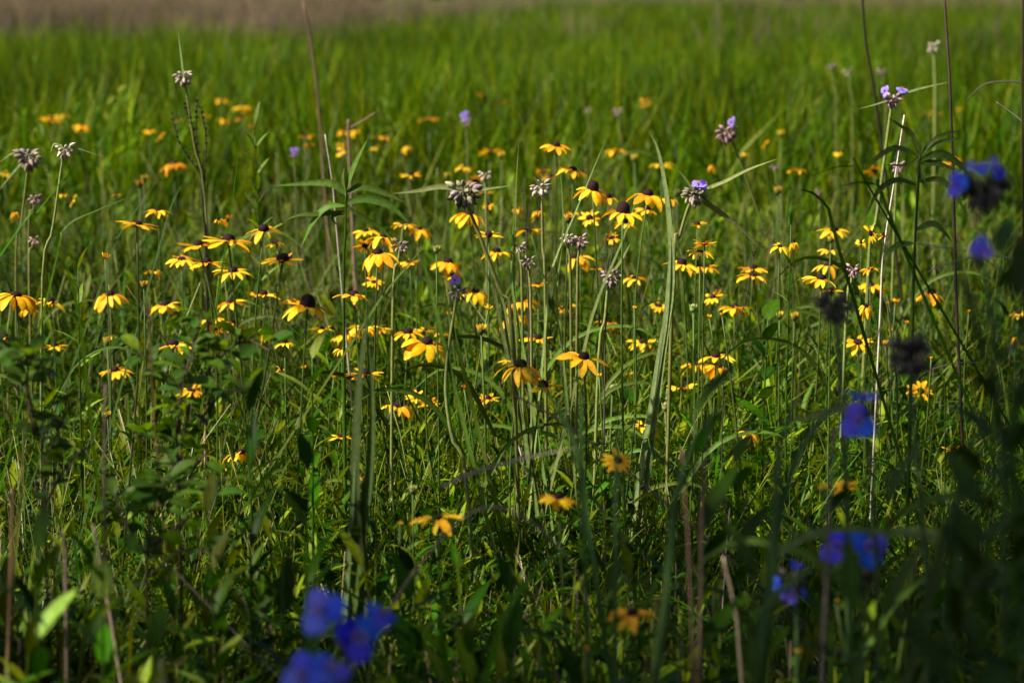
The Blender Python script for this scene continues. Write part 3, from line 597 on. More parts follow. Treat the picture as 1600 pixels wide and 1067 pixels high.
def coneflowers():
    r = random.Random(21); grp = 'yellow coneflowers growing through the meadow'
    for i, row in enumerate(FLOWERS):
        x, y, w_, kind, phrase = row[:5]
        if len(row) > 5: Y = row[5]
        elif kind in 'tb' and y < 345: Y = max(4.6, min(13, (CAM_H - 0.56) * FPX / (y - HZ)))
        elif kind in 'tbh': Y = r.uniform(3.8, 4.7)
        else: Y = max(3.75 if x > 700 else 3.55, min(5.0, 0.060 * FPX / w_)) if y > 290 or w_ >= 40 else max(4.6, min(6.0, 0.060 * FPX / w_))
        Y = min(Y, 0.76 * FPX / (y - HZ))
        hd = at(x, y, Y); D = w_ * mpx(Y) * {'d': 1.28, 's': 1.2, 'f': 1.12, 'u': 1.1, 'h': 1.1}.get(kind, 1.0); h = hd.z; ln = Vector((r.gauss(0, 0.045) * h / 0.5, r.gauss(0, 0.03), 0)); base = Vector((hd.x, hd.y, 0)) + (ln if kind not in 'tb' else Vector())
        label = '%s, %s' % (LOOK[kind], phrase) if kind not in 'b' else '%s %s' % (LOOK[kind], phrase)
        if kind == 't' or (kind == 'h' and w_ < 20 and False):
            o = put('yellow_coneflower', SMALL[i % 6]); o.location = hd; s = D / 0.052 * 1.2; o.rotation_euler = (0, 0, r.uniform(0, 6.28)); o.scale = (s, s, s if s > 0.9 else 0.9)
            o['label'] = label; o['category'] = 'flower'; o['group'] = grp; continue
        if kind == 'b':
            o = put('coneflower_bud', BUDS[2 if 'green' in phrase or 'pale' in phrase else i % 2]); o.location = hd; s = D / 0.013; s = max(0.7, min(1.6, s)); o.scale = (s, s, s); o.rotation_euler = (0, 0, r.uniform(0, 6.28))
            o['label'] = label.replace('yellow coneflower bud', 'coneflower bud'); o['category'] = 'flower bud'; o['group'] = 'closed coneflower buds in the meadow'; continue
        t = thing('yellow_coneflower', label, 'flower', base, grp)
        sm = stem_mesh(1000 + i, h)
        for v in sm.v: v -= ln * max(0, v.z / h) ** 1.4
        put('stem', sm.mesh('stem'), t)
        H = Matrix.Translation((-ln.x, -ln.y, h)) @ head_matrix(r, kind)
        pl, rc = petal_places(r, kind, D)
        for j, M in pl: put('petal', PETM[kind][j], t, H @ M)
        cs = rc * (1.15 if 'tall' in phrase or 'dome' in phrase else r.uniform(0.92, 1.08)); ci = 0 if 'tall' in phrase or 'dome' in phrase or 'cone' in phrase else r.randrange(3)
        if kind == 'u': ci = 1
        hz = 1.45 if 'tallest' in phrase or 'tall black' in phrase else 1.0
        put('cone', CONEM[ci], t, H @ Matrix.Translation((0, 0, cs * 0.12)) @ Matrix.Diagonal((cs, cs, cs * hz, 1)))
        put('calyx', CALM, t, H @ Matrix.Scale(rc * 0.95, 4))
        for k in range(r.choice((2, 3, 3, 4))):
            s = r.uniform(0.05, 0.095); z = h * r.uniform(0.25, 0.72); lz = -ln * (z / h) ** 1.4
            put('leaf', r.choice(RLEAFM), t, Matrix.Translation((lz.x, lz.y, z)) @ Matrix.Rotation(r.uniform(0, 6.28), 4, 'Z') @ Matrix.Scale(s, 4))
coneflowers()

# ------------------------------------------------------------------ spiderworts
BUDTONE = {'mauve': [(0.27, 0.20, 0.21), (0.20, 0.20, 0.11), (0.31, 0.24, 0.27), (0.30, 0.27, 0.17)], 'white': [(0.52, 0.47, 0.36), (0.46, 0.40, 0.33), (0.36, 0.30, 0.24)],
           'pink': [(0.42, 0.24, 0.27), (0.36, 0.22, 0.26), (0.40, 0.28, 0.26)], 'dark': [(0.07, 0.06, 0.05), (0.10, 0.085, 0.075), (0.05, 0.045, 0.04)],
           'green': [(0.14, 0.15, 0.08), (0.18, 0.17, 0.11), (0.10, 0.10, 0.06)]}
def sbud_mesh(c, seed):
    r = random.Random(seed); b = MB(); bend = r.uniform(-0.15, 0.15)
    path = bez([Vector((0, 0, 0)), Vector((bend, 0, 0.3)), Vector((bend * 0.6, 0, 0.52))], 4); b.tube(path, [0.035, 0.03, 0.03, 0.04], [x * 0.8 for x in c], M_BUD, 4)
    M = Matrix.Translation(path[-1]); b.lathe([(0.05, 0), (0.14, 0.07), (0.19, 0.2), (0.175, 0.36), (0.10, 0.52), (0.05, 0.6), (0.01, 0.66)], [x * 0.7 for x in c], M_BUD, 7, M=M, bump=0.07, col2=[min(1, x * 1.25) for x in c]); return b.mesh('bud')
SBUD = {k: [sbud_mesh(c, 17 * i + len(k)) for i, c in enumerate(v)] for k, v in BUDTONE.items()}
BLUE = [(0.035, 0.075, 0.75), (0.07, 0.09, 0.78), (0.03, 0.065, 0.68), (0.14, 0.12, 0.76)]; VIOLET = [(0.30, 0.20, 0.72), (0.26, 0.18, 0.68)]
def bpetal(c, seed):
    r = random.Random(seed); b = MB(); path = []; p = Vector((0, 0, 0)); ang = 0.5
    for i in range(8): path.append(p.copy()); p = p + Vector((math.cos(ang), 0, math.sin(ang))) * (1 / 7); ang -= 0.13
    b.strip(path, [0.25, 0.6, 0.88, 1.0, 1.0, 0.86, 0.55, 0.1], c, M_BLUE, side=Vector((0, 1, 0)), fold=0.22, twist=r.uniform(-0.2, 0.2)); return b.mesh('petal')
BPET = {'blue': [bpetal(c, i) for i, c in enumerate(BLUE)], 'violet': [bpetal(c, 9 + i) for i, c in enumerate(VIOLET)]}
def stamens():
    b = MB(); r = random.Random(2)
    for k in range(6):
        a = k * 1.047; d = Vector((math.cos(a) * 0.22, math.sin(a) * 0.22, 0.42)); b.tube([Vector((0, 0, 0)), d * 0.5, d], [0.03, 0.025, 0.02], (0.16, 0.08, 0.4), M_BLUE, 4)
        b.lathe([(0.02, 0), (0.06, 0.03), (0.06, 0.07), (0.02, 0.1)], (1, 1, 1), M_ANTHER, 5, M=Matrix.Translation(d))
    b.lathe([(0.1, -0.25), (0.16, -0.05), (0.08, 0.1)], (0.12, 0.14, 0.1), M_BUD, 6); return b.mesh('bloom')
BLOOM = stamens()
def ribbon(name, parent, base, pts, width, col, m=None, fold=0.25, n=12, shape='blade', col2=None, twist=0.0, side=None):
    path = bez(pts, n)
    ws = [width * (min(1, 0.55 + i / (n - 1) * 2.5)) * (1 - (i / (n - 1)) ** 2.6) for i in range(n)]
    if shape == 'lance': ws = leaf_ws(width, n)
    if shape == 'oval': ws = leaf_ws(width, n, 'oval')
    ws[-1] = 0
    d = (pts[-1] - pts[0])
    if side is None:
        side = d.cross(Vector((-0.6, -0.75, 0.3)));  side = side.normalized() if side.length > 1e-4 else Vector((1, 0, 0))
    b = MB(); b.strip(path, ws, col, m or M_LEAF, side=side, fold=fold, col2=col2, twist=twist)
    return put(name, b.mesh(name, base), parent)
def rod(name, parent, base, pts, r0, r1, col, m=None, n=12, col2=None, sides=6):
    path = bez(pts, n); b = MB(); b.tube(path, [r0 + (r1 - r0) * i / (n - 1) for i in range(n)], col, m or M_STEM, sides, col2)
    return put(name, b.mesh(name, base), parent)
def pxs(pts, Y): return [at(p[0], p[1], p[2] if len(p) > 2 else Y) for p in pts]
def with_foot(pts):
    """carries a stem on to the soil along its own slope; one that lies flat gets no foot"""
    d = pts[0] - pts[1]
    if pts[0].z < 0.02: return pts
    if d.z > -0.55 * d.length: return pts
    k = pts[0].z / -d.z; sh = Vector((d.x, d.y, 0)) * k
    if sh.length > 0.45: sh *= 0.45 / sh.length
    return [Vector((pts[0].x + sh.x, pts[0].y + sh.y, -0.01))] + pts
def ground_under(p, dx=0.0, dy=0.0): return Vector((p.x + dx, p.y + dy, -0.01))

def spiderwort(label, x, y, w_, Y, tone, stem, bracts=(), blooms=(), nb=22, lean=0.45, scol=(0.20, 0.23, 0.065), srad=0.0024, down=0.5, leaves=2, seed=0):
    """stem: photo pixels from below the head downwards; bracts: (pixels..., width m); blooms: (x, y, size px, colour, facing)"""
    r = random.Random(seed + int(x)); hd = at(x, y, Y); rad = w_ * mpx(Y) * 0.56
    sp = pxs(stem, Y); e = sp[-1] - (sp[-2] if len(sp) > 1 else hd); k_ = min(1.0, sp[-1].z / max(0.05, -e.z)) if e.z < 0 else 0; foot = ground_under(sp[-1], max(-0.12, min(0.12, e.x * k_)), 0.02); base = Vector((foot.x, foot.y, 0))
    t = thing('spiderwort', label, 'flower', base, 'spiderworts standing in the meadow')
    pts = [foot] + list(reversed(sp)) + [hd - Vector((0, 0, rad * 0.2))]
    rod('stem', t, base, pts, srad * 1.25, srad * 0.85, [c * 0.8 for c in scol], n=16, col2=scol)
    nb = int(nb * 1.45)
    for k in range(nb):
        a = k * 2.4 + r.uniform(-0.4, 0.4); el = -down + (1 - 2 * (k + 0.5) / nb) * 1.15 + r.uniform(-0.2, 0.2)
        d = Vector((math.cos(a) * math.cos(el), math.sin(a) * math.cos(el), math.sin(el)))
        q = d.to_track_quat('Z', 'Y').to_matrix().to_4x4(); s = rad * r.uniform(0.85, 1.15)
        put('bud', r.choice(SBUD[tone]), t, Matrix.Translation(hd - base) @ q @ Matrix.Rotation(r.uniform(0, 6), 4, 'Z') @ Matrix.Scale(s, 4))
    for br in bracts:
        *pp, bw = br; bc = var((0.15, 0.19, 0.075), 0.15, r); ribbon('bract', t, base, [hd] + pxs(pp, Y), bw, bc, fold=0.35)
    for (bx, by, bs, colr, face) in blooms:
        c = at(bx, by, Y - 0.01); s = bs * mpx(Y) * 0.62; f = Vector(face).normalized()
        q = f.to_track_quat('Z', 'Y').to_matrix().to_4x4()
        o = put('bloom', BLOOM, t, Matrix.Translation(c - base) @ q @ Matrix.Rotation(r.uniform(0, 6), 4, 'Z') @ Matrix.Scale(s, 4))
        for k in range(3): put('petal', r.choice(BPET[colr]), o, Matrix.Rotation(k * 2.094 + r.uniform(-0.2, 0.2), 4, 'Z') @ Matrix.Rotation(r.uniform(-0.25, 0.15), 4, 'Y'))
    for k in range(leaves):
        i = r.uniform(0.12, 0.6); p0 = foot.lerp(sp[-1], i) if len(sp) == 1 else foot.lerp(sp[0], i); a = r.choice((0, math.pi)) + r.uniform(-0.7, 0.7); L = r.uniform(0.16, 0.3); d = Vector((math.cos(a), math.sin(a) * 0.6, 0))
        ribbon('leaf', t, base, [p0, p0 + d * L * 0.3 + Vector((0, 0, L * 0.45)), p0 + d * L * 0.7 + Vector((0, 0, L * 0.55)), p0 + d * L + Vector((0, 0, L * 0.35))], 0.009, var(G_GREY, 0.2, r), fold=0.35)
    return t
UP = (0.1, -0.5, 0.9); CAMF = (0.0, -1.0, 0.25); LF = (-0.8, -0.5, 0.3); RT = (0.8, -0.5, 0.4)
spiderwort('tallest spent spiderwort, whitish pods with one bract pointing straight up', 287, 119, 26, 4.9, 'white', [(292, 150), (304, 230), (322, 330)], [((284, 95), (278, 48), 0.006)], nb=15)
spiderwort('spent spiderwort on a straight pale stalk, thin dry bracts either side', 101, 233, 27, 4.2, 'white', [(96, 262), (82, 360), (66, 450)], [((85, 225), (79, 240), 0.004), ((120, 232), (160, 245), 0.003)], nb=15)
spiderwort('blurred spent spiderwort between left edge and straight pale stalk', 45, 244, 36, 4.9, 'mauve', [(42, 275), (33, 350), (25, 410)], [((28, 262), (-4, 300), 0.008), ((20, 240), (-2, 255), 0.006)], nb=16)
spiderwort('small mauve spiderwort under the blurred spent head near left edge', 54, 310, 20, 5.0, 'pink', [(52, 330), (45, 375)], nb=10)
spiderwort('tiny mauve spiderwort, lowest of those near the left edge', 53, 375, 16, 4.8, 'pink', [(50, 390), (46, 430)], nb=9)
spiderwort('mauve budded spiderwort with long level bracts left and right, diagonal pale stem', 724, 298, 44, 3.75, 'mauve', [(732, 325), (752, 375), (783, 460), (800, 520)], [((690, 292), (655, 298), (612, 303), 0.010), ((755, 296), (800, 290), 0.006)], nb=22, srad=0.003)
spiderwort('whitish budded spiderwort right of the tall thin central blade', 845, 291, 30, 4.1, 'white', [(847, 320), (848, 390), (852, 460)], [((838, 282), (833, 274), 0.006)], nb=15)
spiderwort('left of the twin mauve heads beside the tallest black cone', 886, 371, 20, 4.1, 'white', [(888, 390), (892, 470)], nb=11)
spiderwort('right of the twin mauve heads, purple-pink', 906, 376, 24, 4.1, 'pink', [(904, 395), (902, 470)], nb=12)
spiderwort('small mauve spiderwort head above the overlapping coneflowers, upper', 812, 386, 20, 4.2, 'mauve', [(812, 405), (816, 470)], nb=10)
spiderwort('small mauve spiderwort head above the overlapping coneflowers, lower right', 826, 409, 22, 4.1, 'mauve', [(826, 430), (830, 500)], nb=11)
spiderwort('striped mauve spiderwort head nodding beside a bent grey blade', 956, 430, 30, 4.0, 'mauve', [(950, 447), (945, 500), (935, 570)], [((975, 400), (985, 380), 0.006)], nb=14)
spiderwort('pale spiderwort head carrying a single violet bloom, long curved stem', 715, 456, 24, 3.7, 'mauve', [(711, 480), (699, 560), (697, 620), (708, 690), (728, 740)], [], [(711, 438, 17, 'violet', CAMF)], nb=10, srad=0.0028)
spiderwort('pink budded spiderwort with one violet petal cup, slightly blurred', 1135, 206, 30, 5.3, 'pink', [(1146, 225), (1170, 290), (1198, 370), (1215, 420)], [], [(1143, 191, 17, 'violet', LF)], nb=14)
spiderwort('violet-topped spiderwort with a very long bract reaching right', 1086, 302, 36, 4.0, 'mauve', [(1075, 325), (1062, 370), (1052, 420)], [((1130, 285), (1170, 265), (1216, 248), 0.007), ((1070, 278), (1052, 257), 0.005), ((1115, 325), (1150, 350), (1205, 405), 0.010)], [(1091, 290, 24, 'violet', (0, -0.4, 1)), (1100, 289, 18, 'violet', RT)], nb=20, srad=0.0027)
spiderwort('twin-bloomed spiderwort on a tall yellow-green stem at upper right', 1394, 155, 24, 4.6, 'pink', [(1391, 180), (1379, 270), (1368, 350), (1358, 400)], [((1430, 141), (1485, 128), 0.006), ((1370, 163), (1340, 171), 0.004)], [(1383, 143, 18, 'violet', LF), (1409, 142, 18, 'violet', UP)], nb=13, srad=0.003)
spiderwort('far white spiterwort head, very blurred, upper right'.replace('spiterwort', 'spiderwort'), 1458, 72, 18, 7.5, 'white', [(1460, 110), (1461, 190)], nb=10, srad=0.004)
for x_, y_, w_, lb in ((1378, 111, 15, 'far pinkish spiderwort head beside the leftmost upright dark stalk'), (1326, 112, 17, 'far pinkish spiderwort head, right of the upper-right faint pair'), (1300, 104, 16, 'far pinkish spiderwort head, left of the upper-right faint pair'), (966, 174, 17, 'far pink spiderwort head alone right of the top centre'), (918, 172, 13, 'far purplish spiderwort head left of the lone far pink one')):
    spiderwort(lb, x_, y_, w_ * 0.85, 8.5, 'mauve', [(x_ + 2, y_ + 30), (x_ + 6, y_ + 70)], nb=9, leaves=1)
spiderwort('pinkish spiderwort head behind the white dead stalk', 1404, 258, 20, 5.0, 'pink', [(1402, 280), (1398, 340)], nb=10)
spiderwort('ragged pinkish spiderwort head between column of coneflowers and white stalk', 1333, 421, 22, 4.2, 'pink', [(1330, 440), (1322, 500)], nb=10)
spiderwort('dark spent spiderwort pods beside the facing coneflower below whorled plant', 626, 383, 26, 3.95, 'mauve', [(622, 410), (614, 480)], [((630, 355), (640, 348), 0.005)], nb=9)
spiderwort('small white spiderwort buds behind the mauve two-bract head', 757, 272, 20, 5.2, 'white', [(758, 292), (760, 350)], nb=8)
spiderwort('far spiderwort with pale head and blue petal, above the centre', 728, 190, 15, 7.5, 'white', [(729, 215), (731, 260)], [], [(727, 182, 15, 'violet', CAMF)], nb=8, leaves=1)
spiderwort('far faint bluish spiderwort left of the broken post', 460, 241, 14, 6.5, 'mauve', [(460, 260), (462, 300)], [], [(460, 236, 13, 'violet', CAMF)], nb=8, leaves=1)
spiderwort('tiny pinkish spiderwort right of the violet-topped one, far', 1280, 300, 13, 6.2, 'pink', [(1280, 320), (1281, 350)], nb=8, leaves=1)
spiderwort('tiny dim spiderwort head left of the tip of a long bract', 1211, 260, 12, 6.5, 'pink', [(1213, 285), (1222, 330)], nb=8, leaves=1)
# near, in shade and out of focus
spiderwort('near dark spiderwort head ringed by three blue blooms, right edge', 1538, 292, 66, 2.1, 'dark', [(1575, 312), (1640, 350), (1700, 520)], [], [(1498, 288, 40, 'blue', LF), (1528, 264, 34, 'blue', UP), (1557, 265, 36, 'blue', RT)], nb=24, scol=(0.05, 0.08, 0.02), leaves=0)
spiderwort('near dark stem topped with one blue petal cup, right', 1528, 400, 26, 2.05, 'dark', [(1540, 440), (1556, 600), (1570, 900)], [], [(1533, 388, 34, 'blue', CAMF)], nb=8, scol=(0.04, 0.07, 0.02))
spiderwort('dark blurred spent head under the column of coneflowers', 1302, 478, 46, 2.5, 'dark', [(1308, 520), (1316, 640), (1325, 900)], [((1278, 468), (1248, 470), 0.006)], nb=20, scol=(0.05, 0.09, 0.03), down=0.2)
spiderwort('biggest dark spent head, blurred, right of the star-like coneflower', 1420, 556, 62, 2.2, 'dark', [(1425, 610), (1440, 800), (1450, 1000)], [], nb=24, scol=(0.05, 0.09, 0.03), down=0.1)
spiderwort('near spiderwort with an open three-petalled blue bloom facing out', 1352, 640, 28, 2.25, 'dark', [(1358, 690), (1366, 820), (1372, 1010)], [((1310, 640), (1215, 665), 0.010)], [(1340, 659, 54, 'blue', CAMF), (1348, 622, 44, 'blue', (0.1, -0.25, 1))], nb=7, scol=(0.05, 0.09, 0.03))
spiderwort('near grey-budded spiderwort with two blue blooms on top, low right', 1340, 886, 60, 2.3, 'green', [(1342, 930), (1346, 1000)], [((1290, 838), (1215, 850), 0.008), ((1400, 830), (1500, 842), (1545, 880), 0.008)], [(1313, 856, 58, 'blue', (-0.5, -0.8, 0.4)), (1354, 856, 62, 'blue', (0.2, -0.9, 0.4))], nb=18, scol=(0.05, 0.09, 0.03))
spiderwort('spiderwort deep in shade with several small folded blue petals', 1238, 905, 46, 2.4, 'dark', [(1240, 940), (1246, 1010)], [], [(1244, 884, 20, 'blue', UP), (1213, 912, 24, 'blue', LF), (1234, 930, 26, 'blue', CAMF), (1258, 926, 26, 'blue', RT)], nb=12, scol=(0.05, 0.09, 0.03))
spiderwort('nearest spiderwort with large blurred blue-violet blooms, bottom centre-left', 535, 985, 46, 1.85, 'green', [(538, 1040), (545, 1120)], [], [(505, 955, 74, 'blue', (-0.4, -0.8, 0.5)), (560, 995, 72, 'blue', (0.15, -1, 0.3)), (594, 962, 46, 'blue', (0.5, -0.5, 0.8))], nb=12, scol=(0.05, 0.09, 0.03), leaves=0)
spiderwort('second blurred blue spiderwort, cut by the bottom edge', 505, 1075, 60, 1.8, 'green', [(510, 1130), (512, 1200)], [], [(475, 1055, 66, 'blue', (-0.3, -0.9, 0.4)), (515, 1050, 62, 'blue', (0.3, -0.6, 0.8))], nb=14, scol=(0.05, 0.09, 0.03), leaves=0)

# ------------------------------------------------------------------ leafy plants, blades and dead stalks that stand out
def leafy(name, label, cat, Y, stem, leaves, r0=0.0024, scol=G_MID, lw=0.014, m=None, shape='lance', cols=(G_MID,), seed=1, group=None, fold=0.3):
    r = random.Random(seed); sp = pxs(stem, Y); foot = ground_under(sp[-1]); base = Vector((foot.x, foot.y, 0)); t = thing(name, label, cat, base, group)
    leaves = [(*l_[:-1], l_[-1] * 0.72) for l_ in leaves]
    rod('stem', t, base, [foot] + list(reversed(sp)), r0 * 1.3, r0 * 0.6, scol, n=14)
    for lf in leaves:
        *pp, wl = lf; ribbon('leaf', t, base, pxs(pp, Y), wl, var(r.choice(cols), 0.18, r), m, fold, 12, shape, twist=r.uniform(-0.5, 0.5))
    return t, sp, base
leafy('whorled_plant', 'leafy plant with a whorl of long narrow leaves under an upright shoot', 'plant', 3.95, [(540, 300), (540, 360), (537, 470)],
      [((540, 300), (553, 262), (574, 218), 0.017), ((540, 302), (536, 280), (538, 262), 0.010), ((540, 305), (520, 288), (490, 286), (422, 291), 0.018), ((540, 303), (565, 292), (600, 302), (634, 317), 0.017),
       ((541, 318), (570, 310), (610, 322), (642, 352), 0.020), ((540, 322), (510, 325), (488, 350), (470, 388), 0.019), ((540, 330), (505, 335), (470, 336), (446, 344), 0.012), ((540, 335), (520, 340), (530, 355), 0.012), ((541, 320), (560, 335), (600, 360), (622, 400), 0.010)], lw=0.016, cols=[(0.075, 0.13, 0.022), (0.06, 0.11, 0.018)], seed=3)
leafy('whorled_plant', 'leafy plant with drooping narrow leaves right of the white stalk', 'plant', 3.6, [(1437, 240), (1434, 300), (1428, 420), (1425, 520)],
      [((1437, 240), (1425, 210), (1405, 195), (1388, 184), 0.010), ((1437, 245), (1465, 215), (1505, 204), 0.010), ((1438, 240), (1470, 222), (1513, 215), 0.008), ((1437, 245), (1400, 232), (1370, 248), (1352, 268), 0.014),
       ((1438, 250), (1470, 240), (1500, 258), (1513, 272), 0.016), ((1438, 256), (1462, 255), (1495, 266), 0.013), ((1437, 255), (1440, 275), (1452, 300), 0.016), ((1434, 290), (1400, 282), (1372, 300), (1355, 335), 0.014), ((1434, 285), (1465, 280), (1490, 300), (1515, 345), 0.012), ((1437, 245), (1442, 225), (1441, 213), 0.006),
       ((1428, 380), (1400, 385), (1380, 405), 0.014), ((1430, 360), (1460, 350), (1490, 380), 0.014), ((1437, 246), (1418, 258), (1380, 258), 0.008)], cols=[(0.075, 0.125, 0.03), (0.055, 0.10, 0.02)], seed=4)
def shoot(label, Y, x, ytop, ybot, n, llen, wl, cols, seed, lean=0, name='leafy_shoot', up=0.75, shape='lance', m=None, group='leafy shoots among the grass', scol=G_MID, r0=0.0022, droop=0.5):
    """upright stem with leaves alternating up to its tip"""
    r = random.Random(seed); top = at(x, ytop, Y); bot = at(x + lean, ybot, Y); foot = ground_under(bot); base = Vector((foot.x, foot.y, 0))
    t = thing(name, label, 'plant', base, group); pts = [foot, foot.lerp(top, 0.5) + Vector((r.uniform(-0.01, 0.01), 0, 0)), top]; rod('stem', t, base, pts, r0 * 1.4, r0 * 0.5, scol, n=10); path = bez(pts, 30); a = r.uniform(0, 6.28)
    i0 = max(2, int(30 * (bot.z / max(top.z, 0.01)) * 0.6))
    for k in range(n):
        q = k / max(1, n - 1); i = int(i0 + (29 - i0) * q); a += 2.2 + r.uniform(-0.3, 0.3); s = llen * (1.1 - 0.45 * q) * r.uniform(0.8, 1.15); e = up * (0.6 + 0.7 * q) + r.uniform(-0.2, 0.2)
        b = MB(); add_leaf(b, path[i], Vector((math.cos(a) * math.cos(e), math.sin(a) * math.cos(e) * 0.8, math.sin(e))), s, wl * (0.8 + 0.4 * r.random()), droop * r.uniform(0.3, 1.3), var(r.choice(cols), 0.2, r), r, m, shape, n=8, fold=0.28)
        put('leaf', b.mesh('leaf', base), t)
LIME = (0.13, 0.19, 0.025)
shoot('light green leafy shoot between the shrub and the paired blades', 3.5, 488, 560, 760, 13, 0.085, 0.016, [G_MID, LIME], 11)
shoot('sharp pale leafy shoot left of the big left coneflower cluster', 4.0, 122, 420, 560, 12, 0.06, 0.010, [LIME, G_MID], 12)
shoot('feathery narrow-leaved weed right of the wiry seedhead', 4.2, 1236, 352, 500, 20, 0.045, 0.005, [G_MID, LIME], 13)
shoot('broad-leaved shoot left of the star-like coneflower', 4.1, 1200, 500, 640, 10, 0.07, 0.028, [G_MID, G_DEEP], 14)
shoot('yellow-green bushy shoot right of the black seedheads', 5.0, 398, 195, 320, 26, 0.07, 0.010, [LIME, (0.10, 0.16, 0.02)], 15, up=0.9)
shoot('dark upright leafy shoot in front of the low coneflower by the shrub', 2.9, 392, 640, 830, 10, 0.11, 0.017, [G_DEEP], 16, up=0.9)
shoot('blurred yellow-lit leafy weed at bottom left', 2.2, 240, 925, 1060, 12, 0.075, 0.022, [LIME, G_MID], 17)
shoot('blurred weed with pointed leaves near the bottom left corner', 2.3, 60, 860, 1000, 10, 0.085, 0.018, [LIME, G_DEEP], 18, up=0.9)
shoot('dim green weed left of the nearest blue blooms', 2.3, 440, 880, 1040, 12, 0.08, 0.020, [G_MID, G_DEEP], 19)
shoot('dim bushy weed right of the shrub foot', 2.6, 325, 800, 960, 16, 0.07, 0.014, [G_MID, LIME], 20)
shoot('shaded pale shoot above the bottom coneflower', 2.5, 1000, 890, 1010, 9, 0.09, 0.012, [G_MID], 21)
shoot('dark leafy weed below the broad grey-green blades, blurred', 2.5, 1085, 650, 860, 9, 0.13, 0.020, [G_DEEP], 22, up=0.8)
shoot('big leaved weed in shade right of the dark arching blade', 2.8, 1150, 720, 880, 9, 0.08, 0.026, [G_DEEP, G_MID], 23)
# large dark plant close to the lens at the right edge
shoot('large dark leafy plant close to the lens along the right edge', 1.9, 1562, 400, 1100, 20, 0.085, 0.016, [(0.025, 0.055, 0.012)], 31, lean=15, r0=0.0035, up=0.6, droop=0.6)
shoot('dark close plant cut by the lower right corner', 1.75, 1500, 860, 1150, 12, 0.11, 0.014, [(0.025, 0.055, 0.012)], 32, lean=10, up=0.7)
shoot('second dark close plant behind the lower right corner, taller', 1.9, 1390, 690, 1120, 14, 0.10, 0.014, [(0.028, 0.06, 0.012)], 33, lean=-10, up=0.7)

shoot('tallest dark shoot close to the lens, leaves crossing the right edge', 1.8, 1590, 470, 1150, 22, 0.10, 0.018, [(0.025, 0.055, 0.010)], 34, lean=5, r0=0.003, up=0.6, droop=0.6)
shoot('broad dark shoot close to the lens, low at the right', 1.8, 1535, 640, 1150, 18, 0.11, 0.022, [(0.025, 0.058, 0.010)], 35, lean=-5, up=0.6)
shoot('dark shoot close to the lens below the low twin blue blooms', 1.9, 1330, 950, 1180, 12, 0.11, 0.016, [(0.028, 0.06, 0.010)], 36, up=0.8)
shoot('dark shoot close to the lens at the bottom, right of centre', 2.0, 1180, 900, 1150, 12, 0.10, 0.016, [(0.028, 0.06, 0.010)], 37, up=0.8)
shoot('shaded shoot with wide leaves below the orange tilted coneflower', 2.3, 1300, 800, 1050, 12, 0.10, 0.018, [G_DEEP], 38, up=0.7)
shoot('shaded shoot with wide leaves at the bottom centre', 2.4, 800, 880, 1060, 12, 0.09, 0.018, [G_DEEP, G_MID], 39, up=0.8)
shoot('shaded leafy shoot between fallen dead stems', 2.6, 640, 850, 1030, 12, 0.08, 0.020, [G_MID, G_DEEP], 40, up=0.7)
shoot('leafy shoot under the shrub, lit in patches', 2.4, 160, 860, 1050, 13, 0.08, 0.022, [G_MID, LIME], 44, up=0.7)
shoot('upright leafy shoot left of the paired dark blades, low', 2.7, 480, 730, 950, 14, 0.08, 0.016, [G_MID, G_DEEP], 45, up=0.9)

def shrub(label, Y, branches, leaf_len, seed):
    r = random.Random(seed); root = pxs([branches[0][-1]], Y)[0]; foot = ground_under(root); base = Vector((foot.x, foot.y, 0)); t = thing('round_leaved_shrub', label, 'shrub', base, 'round-leaved shrubs at left')
    lm = []
    for i in range(7):
        b = MB(); b.tube([Vector((0, 0, 0)), Vector((0.15, 0, 0.05)), Vector((0.3, 0, 0.08))], [0.03, 0.025, 0.02], (0.06, 0.07, 0.02), M_STEM, 4); add_leaf(b, Vector((0.28, 0, 0.075)), Vector((1, 0, 0.25)), 1.0, r.uniform(0.5, 0.66), r.uniform(0.3, 0.9), var(r.choice([(0.06, 0.13, 0.010), (0.085, 0.16, 0.010), (0.042, 0.095, 0.008)]), 0.2, r), r, M_SHINY, 'oval', n=8, fold=0.3); lm.append(b.mesh('leaf'))
    for br in branches:
        pts = [p + Vector((0, r.uniform(-0.06, 0.06) * (i < len(br) - 1), 0)) for i, p in enumerate(pxs(br, Y))]; pts = pts if br is not branches[0] else pts + [foot]
        o = rod('branch', t, base, pts, 0.0011, 0.0022, (0.07, 0.04, 0.025), n=14); path = bez(pts, 40); n = int(sum((b_ - a_).length for a_, b_ in zip(path, path[1:])) / 0.0115)
        for k in range(n):
            i = int(r.random() ** 1.25 * 30); a = r.uniform(0, 6.28); s = leaf_len * r.uniform(0.6, 1.25); e = r.uniform(-0.4, 0.6)
            M = Matrix.Translation(path[i] - base) @ Matrix.Rotation(a, 4, 'Z') @ Matrix.Rotation(-e, 4, 'Y') @ Matrix.Rotation(r.uniform(-0.6, 0.6), 4, 'X') @ Matrix.Scale(s, 4)
            put('leaf', r.choice(lm), t, M)
shrub('dark round-leaved shrub standing in front of the coneflowers at left', 3.05, [[(310, 500), (300, 560), (285, 660), (280, 780)], [(425, 545), (370, 540), (310, 600), (285, 700)], [(205, 560), (240, 590), (270, 640), (283, 720)], [(330, 700), (310, 720), (290, 760)], [(200, 690), (240, 700), (280, 760)], [(395, 600), (350, 610), (290, 690)]], 0.031, 41)
shrub('low round-leaved shrub cut by the left edge', 2.9, [[(60, 540), (50, 600), (60, 700), (70, 800)], [(5, 520), (25, 570), (55, 680)], [(130, 620), (100, 650), (65, 740)], [(150, 690), (110, 720), (70, 790)]], 0.031, 42)
